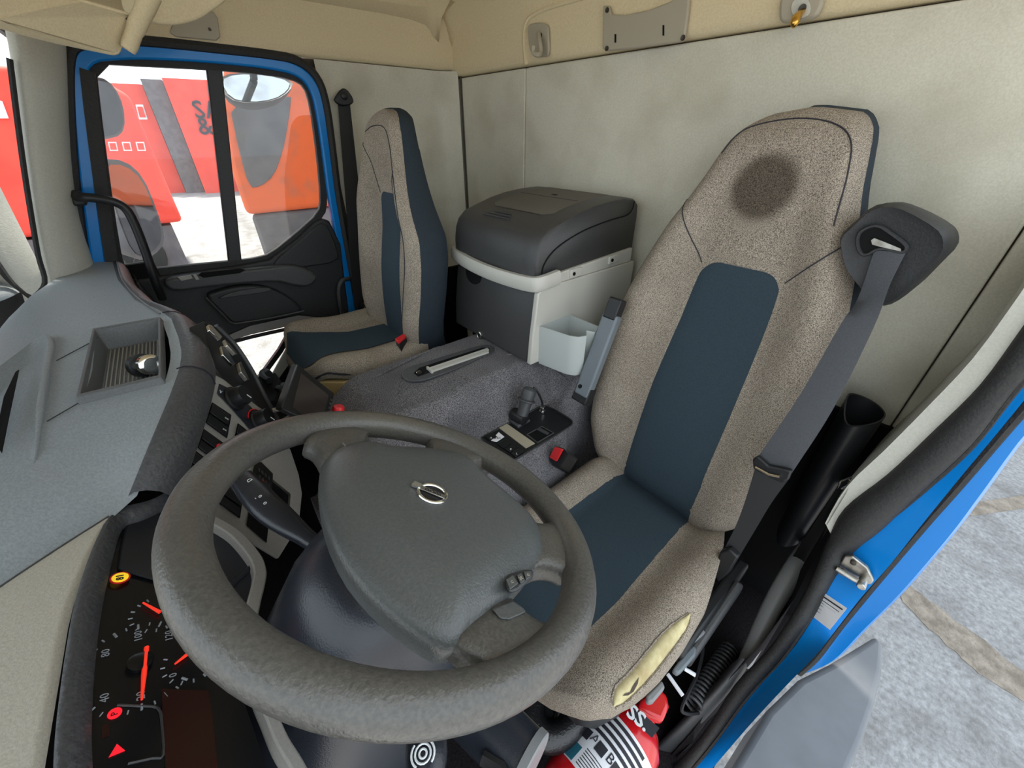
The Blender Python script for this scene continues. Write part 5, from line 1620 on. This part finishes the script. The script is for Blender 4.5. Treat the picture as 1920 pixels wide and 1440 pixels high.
# black bin against the rear wall behind the driver
bn = thing('waste_bin', tuple(P(1600, 900, 1, YR + .1)), 'black open bin on the floor behind the driver seat', 'bin')
rimp = [P(u, v, 1, y) for u, v, y in [(1585, 740, -1.10), (1600, 735, -1.13), (1640, 752, -1.14), (1664, 775, -1.12), (1655, 790, -1.06), (1620, 800, -1.03), (1580, 800, -1.03)]]
rimp = chaikin(rimp, 2)
cr = sum(rimp) / len(rimp)
secs = [[cr + (p - cr) * .8 + np.array((0, 0, -.45)) for p in rimp], rimp, [cr + (p - cr) * .92 for p in rimp], [cr + (p - cr) * .76 + np.array((0, 0, -.40)) for p in rimp]]
MB().loft(secs).build('bin_body', 'satin_black', bn, ang=50)
# retractor box with torn cover on the pillar
rt = thing('belt_retractor', tuple(P(1570, 960, 1, -.98)), 'black belt retractor with bright metal clip by the door pillar', 'belt retractor')
bx_ = [np.array(P(u, v, 1, -.97)) for u, v in [(1576, 902), (1598, 894), (1614, 904), (1592, 930), (1570, 920)]]
MB().loft([[p + np.array((.0, .02, -.28)) for p in bx_], bx_]).build('retractor_box', 'deep_black', rt, bevel=.003)
MB().tube(cat([P(1578, 916, 1, -.962), P(1590, 908, 1, -.962), P(1594, 900, 1, -.962), P(1590, 914, 1, -.962), P(1600, 920, 1, -.962)], 3), .0025, 6).build('metal_clip', 'chrome', rt)
MB().tube([*bx_, bx_[0]], .002, 5).build('box_rim', 'steel', rt)
# grey hand brake style lever handle next to the seat
gl_ = thing('side_grab_handle', tuple(P(1400, 1230, 2, -1.15)), 'smooth grey grab handle standing along the driver door sill', 'handle')
pth = cat([P(u, v, 2, z) for u, v, z in [(1395, 1245, -1.12), (1420, 1195, -1.06), (1452, 1130, -1.0), (1478, 1085, -.96), (1498, 1052, -.94), (1512, 1028, -.95), (1520, 1012, -1.0)]], 5)
n_ = len(pth)
MB().tube(pth, [.015 + .008 * math.sin(math.pi * i / (n_ - 1)) for i in range(n_)], 14).build('handle_bar', 'handle_grey', gl_)
# coiled hose beside the seat
ch = thing('coiled_hose', tuple(P(1300, 1320, 2, ZF + .06)), 'black coiled air hose lying beside the driver seat', 'hose')
A, B = np.array(P(1296, 1322, 2, -1.20)), np.array(P(1370, 1216, 2, -1.20))
axh = (B - A) / np.linalg.norm(B - A)
n1 = np.cross(axh, (0, 0, 1.0)); n1 /= np.linalg.norm(n1); n2 = np.cross(axh, n1)
turns = 17
hel = [A + (B - A) * k / (turns * 12) + .020 * (math.cos(2 * math.pi * k / 12) * n1 + math.sin(2 * math.pi * k / 12) * n2) for k in range(turns * 12 + 1)]
MB().tube(hel, .0042, 6).build('coil', 'charcoal_plastic', ch)
tl = cat([hel[0], np.array(P(1290, 1338, 2, -1.19)), np.array(P(1278, 1330, 2, -1.18)), np.array(P(1290, 1300, 2, -1.16)), np.array(P(1308, 1262, 2, -1.14)), np.array(P(1318, 1215, 2, -1.12)), np.array(P(1312, 1190, 2, -1.10))], 5)
MB().tube(tl, .0042, 6).build('hose_tail', 'satin_black', ch)
# fire extinguisher lying in front of the seat
fe = thing('fire_extinguisher', tuple(P(1130, 1440, 2, ZF)), 'red fire extinguisher with white instruction label under the seat front', 'fire extinguisher')
fzz = -1.22
A, B = np.array(P(1075, 1500, 2, fzz)), np.array(P(1215, 1330, 2, fzz))
axe = (B - A) / np.linalg.norm(B - A)
LE = np.linalg.norm(B - A)
re_ = .085
MB().lathe([(.001, -.06), (.05, -.05), (re_ * .9, -.02), (re_, .02), (re_, LE * .62), (re_ * .93, LE * .74), (.055, LE * .86), (.028, LE * .92), (.028, LE * .98), (.001, LE)], A, axe, 32).build('cylinder', 'extinguisher_red', fe)
sd2 = np.cross(axe, np.array((0, 0, 1.0))); sd2 /= np.linalg.norm(sd2); up2 = np.cross(sd2, axe)
if up2[2] < 0:
    up2 = -up2
CA = math.atan2(float(np.dot(-A, up2)), float(np.dot(-A, sd2)))


def cyl(t, a, r=re_ + .0012):
    return A + axe * LE * t + r * (math.cos(CA + a) * sd2 + math.sin(CA + a) * up2)


def cpatch(name, t0, t1, a0, a1, mt, par, r=re_ + .0012, n=14):
    rows = [[cyl(t, a, r) for a in np.linspace(a0, a1, n)] for t in (t0, (t0 + t1) / 2, t1)]
    return MB().grid(rows).build(name, mt, par, ang=80)


lab = cpatch('label', .08, .62, -1.25, 1.25, 'white_paper', fe)
cpatch('teal_block', .09, .22, .55, 1.2, 'teal_print', lab, re_ + .002)
for k in range(4):
    cpatch('black_band', .40 + k * .055, .43 + k * .055, -1.05 + .15 * k, .95 - .15 * k, 'ink', lab, re_ + .002)
for k in range(7):
    cpatch('print_line', .11 + k * .022, .117 + k * .022, -.9, .45, 'ink', lab, re_ + .002, 6)
for k, s in enumerate('ABC'):
    cpatch('pictogram', .285, .37, .75 - k * .5 - .16, .75 - k * .5 + .10, 'ink', lab, re_ + .0024, 6)
    text('pictogram_letter', s, .028, cyl(.34, .75 - k * .5 - .30, re_ + .0022), -(cyl(.34, .1) - cyl(.34, -.1)), axe, 'ink', lab, .0003)
nk = A + axe * LE * .95
MB().box(nk + up2 * .02 + axe * .02, (.05, .05, .04), rot_from(axe, up2)).build('valve', 'steel', fe, bevel=.006)
hb2 = [np.array(P(u, v, 2, -1.10)) for u, v in [(1196, 1322), (1228, 1296), (1246, 1312), (1250, 1334), (1238, 1362), (1215, 1352), (1190, 1336)]]
hd2 = MB().prism(hb2, (0, 0, .03)).build('squeeze_handle', 'extinguisher_red', fe, bevel=.008, segs=3)
MB().prism([P(u, v, 2, -1.066) for u, v in [(1176, 1340), (1192, 1328), (1236, 1366), (1222, 1384)]], (0, 0, .003)).build('tag_card', 'ink', fe, smooth_=False)
text('tag_lettering', 'SS.', .040, np.array(P(1196, 1346, 2, -1.062)), np.array(P(1215, 1362, 2, -1.062)) - np.array(P(1190, 1340, 2, -1.062)), np.array(P(1200, 1330, 2, -1.062)) - np.array(P(1188, 1346, 2, -1.062)), 'white_print', fe, .0004, bold=.001)

# =================================================================== OUTSIDE
# door mirrors of this truck, seen through the passenger window
def mirror(name, label, poly, p0, n, depth):
    n = np.array(n, float); n /= np.linalg.norm(n)
    pp = [np.array(PL(u, v, p0, n)) for u, v in chaikin(poly, 1)]
    c = sum(pp) / len(pp)
    t = thing(name, tuple(c), label, 'mirror', 'mirrors on the passenger side')
    MB().loft([[c + (p - c) * .6 - n * depth for p in pp], [c + (p - c) * .95 - n * depth * .6 for p in pp], [c + (p - c) * 1.08 - n * .01 for p in pp], [c + (p - c) * 1.08 for p in pp], [c + (p - c) * 1.0 - n * .004 for p in pp]]).build('mirror_housing', 'dark_panel', t, ang=50)
    MB().prism([c + (p - c) * .98 - n * .003 for p in pp], n * .002).build('mirror_glass', 'mirror', t, smooth_=False)
    return t, c, n


t1, c1, n1_ = mirror('door_mirror', 'large rounded rear-view mirror on the passenger door', [(196, 306), (236, 308), (268, 336), (292, 395), (306, 440), (300, 462), (272, 482), (250, 474), (228, 420), (205, 350)], (2.12, .12, -.2), (-.42, -.9, 0), .10)
t2, c2, n2_ = mirror('door_mirror', 'upper wide-angle rear-view mirror with a half-round glass', [(150, 150), (190, 148), (214, 165), (230, 200), (232, 240), (215, 256), (160, 258)], (2.15, .16, .05), (-.38, -.82, -.42), .09)
MB().tube([c1 + np.array((.02, .06, 0)), c1 + np.array((-.02, .12, -.1)), (XR + .03, .30, -.38)], .012, 8).build('mirror_arm', 'satin_black', t1)
MB().tube([c2 + np.array((.02, .06, 0)), c2 + np.array((-.05, .10, .12)), (XR + .03, .20, .30)], .012, 8).build('mirror_arm', 'satin_black', t2)
t3, c3, n3_ = mirror('kerb_mirror', 'wide grey kerb mirror hanging above the passenger window', [(412, 150), (440, 138), (500, 140), (546, 152), (540, 170), (515, 186), (470, 192), (430, 184)], (2.15, -.42, .12), (-.75, -.1, .65), .07)
MB().tube([c3 + np.array((.02, 0, .03)), c3 + np.array((-.12, 0, .22))], .014, 8).build('mirror_arm', 'satin_black', t3)

# orange truck parked close alongside
XT = 4.6
ot = thing('orange_truck', (XT + 1.2, -1.6, -ZC), 'bright orange truck cab with dark window parked alongside', 'truck')
ye = P(478, 440, 0, XT)[1]
cabp = [(ye + .0, -1.0), (ye + .05, -.55), (ye - .10, .2), (ye - .35, .55), (ye - 2.6, .6), (ye - 2.6, -1.0)]
zb = P(600, 390, 0, XT)[2]
cabp = [(ye + .02, zb), (ye + .02, zb + .35), (ye - .02, .1), (ye - .25, .62), (ye - 2.8, .66), (ye - 2.8, zb)]
MB().prism([(XT, y, z) for y, z in cabp], (2.2, -.8, 0)).build('cab', 'orange_paint', ot, bevel=.05, segs=3)
win = [(428, 185), (545, 180), (546, 186), (540, 235), (530, 285), (514, 330), (488, 350), (468, 352), (450, 290)]
MB().prism([P(u, v, 0, XT - .01) for u, v in chaikin(win, 1)], (.03, 0, 0)).build('side_window', 'dark_panel', ot, bevel=.005)
MB().prism([(XT + .03, ye - .02, zb), (XT + .03, ye - .02, -ZC + .5), (XT + .03, ye - 2.75, -ZC + .5), (XT + .03, ye - 2.75, zb)], (2.1, -.8, 0)).build('skirt', 'dark_panel', ot, bevel=.04)
for yy in (ye - .8, ye - 2.3):
    wh = MB().lathe([(.30, 0), (.50, .02), (.52, .08), (.52, .26), (.5, .3)], (XT - .03, yy, -ZC + .52), (1, 0, 0), 28).build('wheel', 'tyre', ot)
# red truck further ahead
XQ = 10.5
rt2 = thing('red_truck', (XQ + 1.2, 3, -ZC), 'red truck with white framed side windows standing beyond the mirrors', 'truck')
yq = P(262, 225, 0, XQ)[1]
ztop = P(200, 135, 0, XQ)[2]
MB().prism([(XQ, y, z) for y, z in [(yq, -1.5), (yq, ztop - .3), (yq + .4, ztop), (yq + 6.5, ztop), (yq + 6.5, -1.5)]], (2.4, 0, 0)).build('body', 'red_wall', rt2, bevel=.08, segs=3)
MB().box((XQ + 1.2, yq + 3.2, -2.0), (2.2, 6.0, .9)).build('chassis', 'dark_panel', rt2)
for k in range(4):
    wq = [P(u + k * 26, v, 0, XQ - .02) for u, v in [(176, 266), (192, 266), (196, 283), (180, 283)]]
    fo_ = MB().prism(wq, (.06, 0, 0)).build('side_window', 'white_print', rt2)
    c = sum(np.array(q) for q in wq) / 4
    MB().prism([c + (np.array(q) - c) * .72 + np.array((-.012, 0, 0)) for q in wq], (.03, 0, 0)).build('pane', 'red_wall', fo_)
for yy in (yq + 1.0, yq + 4.6):
    MB().lathe([(.30, 0), (.50, .02), (.52, .08), (.52, .26), (.5, .3)], (XQ - .02, yy, -ZC + .52), (1, 0, 0), 28).build('wheel', 'tyre', rt2)
wq = [P(u, v, 0, XQ - .03) for u, v in [(-10, 185), (4, 190), (16, 222), (-10, 222)]]
MB().prism(wq, (.05, 0, 0)).build('side_window', 'white_print', rt2)
# red building with lettering
bd = D(370, 230); bd[2] = 0; bd /= np.linalg.norm(bd)
b0 = bd * 26
BR = np.array((bd[1], -bd[0], 0))          # to the right as seen from the yard
rb2 = thing('red_building', (b0[0], b0[1], -ZC), 'red building with large dark lettering across the yard', 'building')


def bq(u, v, back=0.0):
    return np.array(PL(u, v, b0 + bd * back, -bd))


def block(name, u0, u1, vt, back, mt):
    a, b = bq(u0, 230, back), bq(u1, 230, back)
    zt2 = bq((u0 + u1) / 2, vt, back)[2]
    q = [np.array((a[0], a[1], -ZC)), np.array((b[0], b[1], -ZC)), np.array((b[0], b[1], zt2)), np.array((a[0], a[1], zt2))]
    return MB().prism(q, bd * 3).build(name, mt, rb2, smooth_=False)


block('wall', 335, 520, 152, 0, 'red_wall')
block('annex', 296, 334, 150, .6, 'dark_panel')
block('wing', 225, 295, 158, 1.0, 'red_wall')
for s_, u, v in [('SAL', 362, 207), ('& R', 370, 238)]:
    text('lettering', s_, .95, bq(u, v, -.05), BR, (0, 0, 1), 'ink', rb2, .02, align='LEFT', bold=.008)
wq = [bq(u, v, .95) for u, v in [(254, 196), (268, 196), (277, 224), (261, 224)]]
wf = MB().prism(wq, bd * .1).build('window', 'white_print', rb2)
c = sum(wq) / 4
MB().prism([c + (q - c) * .7 - bd * .05 for q in wq], bd * .06).build('pane', 'red_wall', wf)
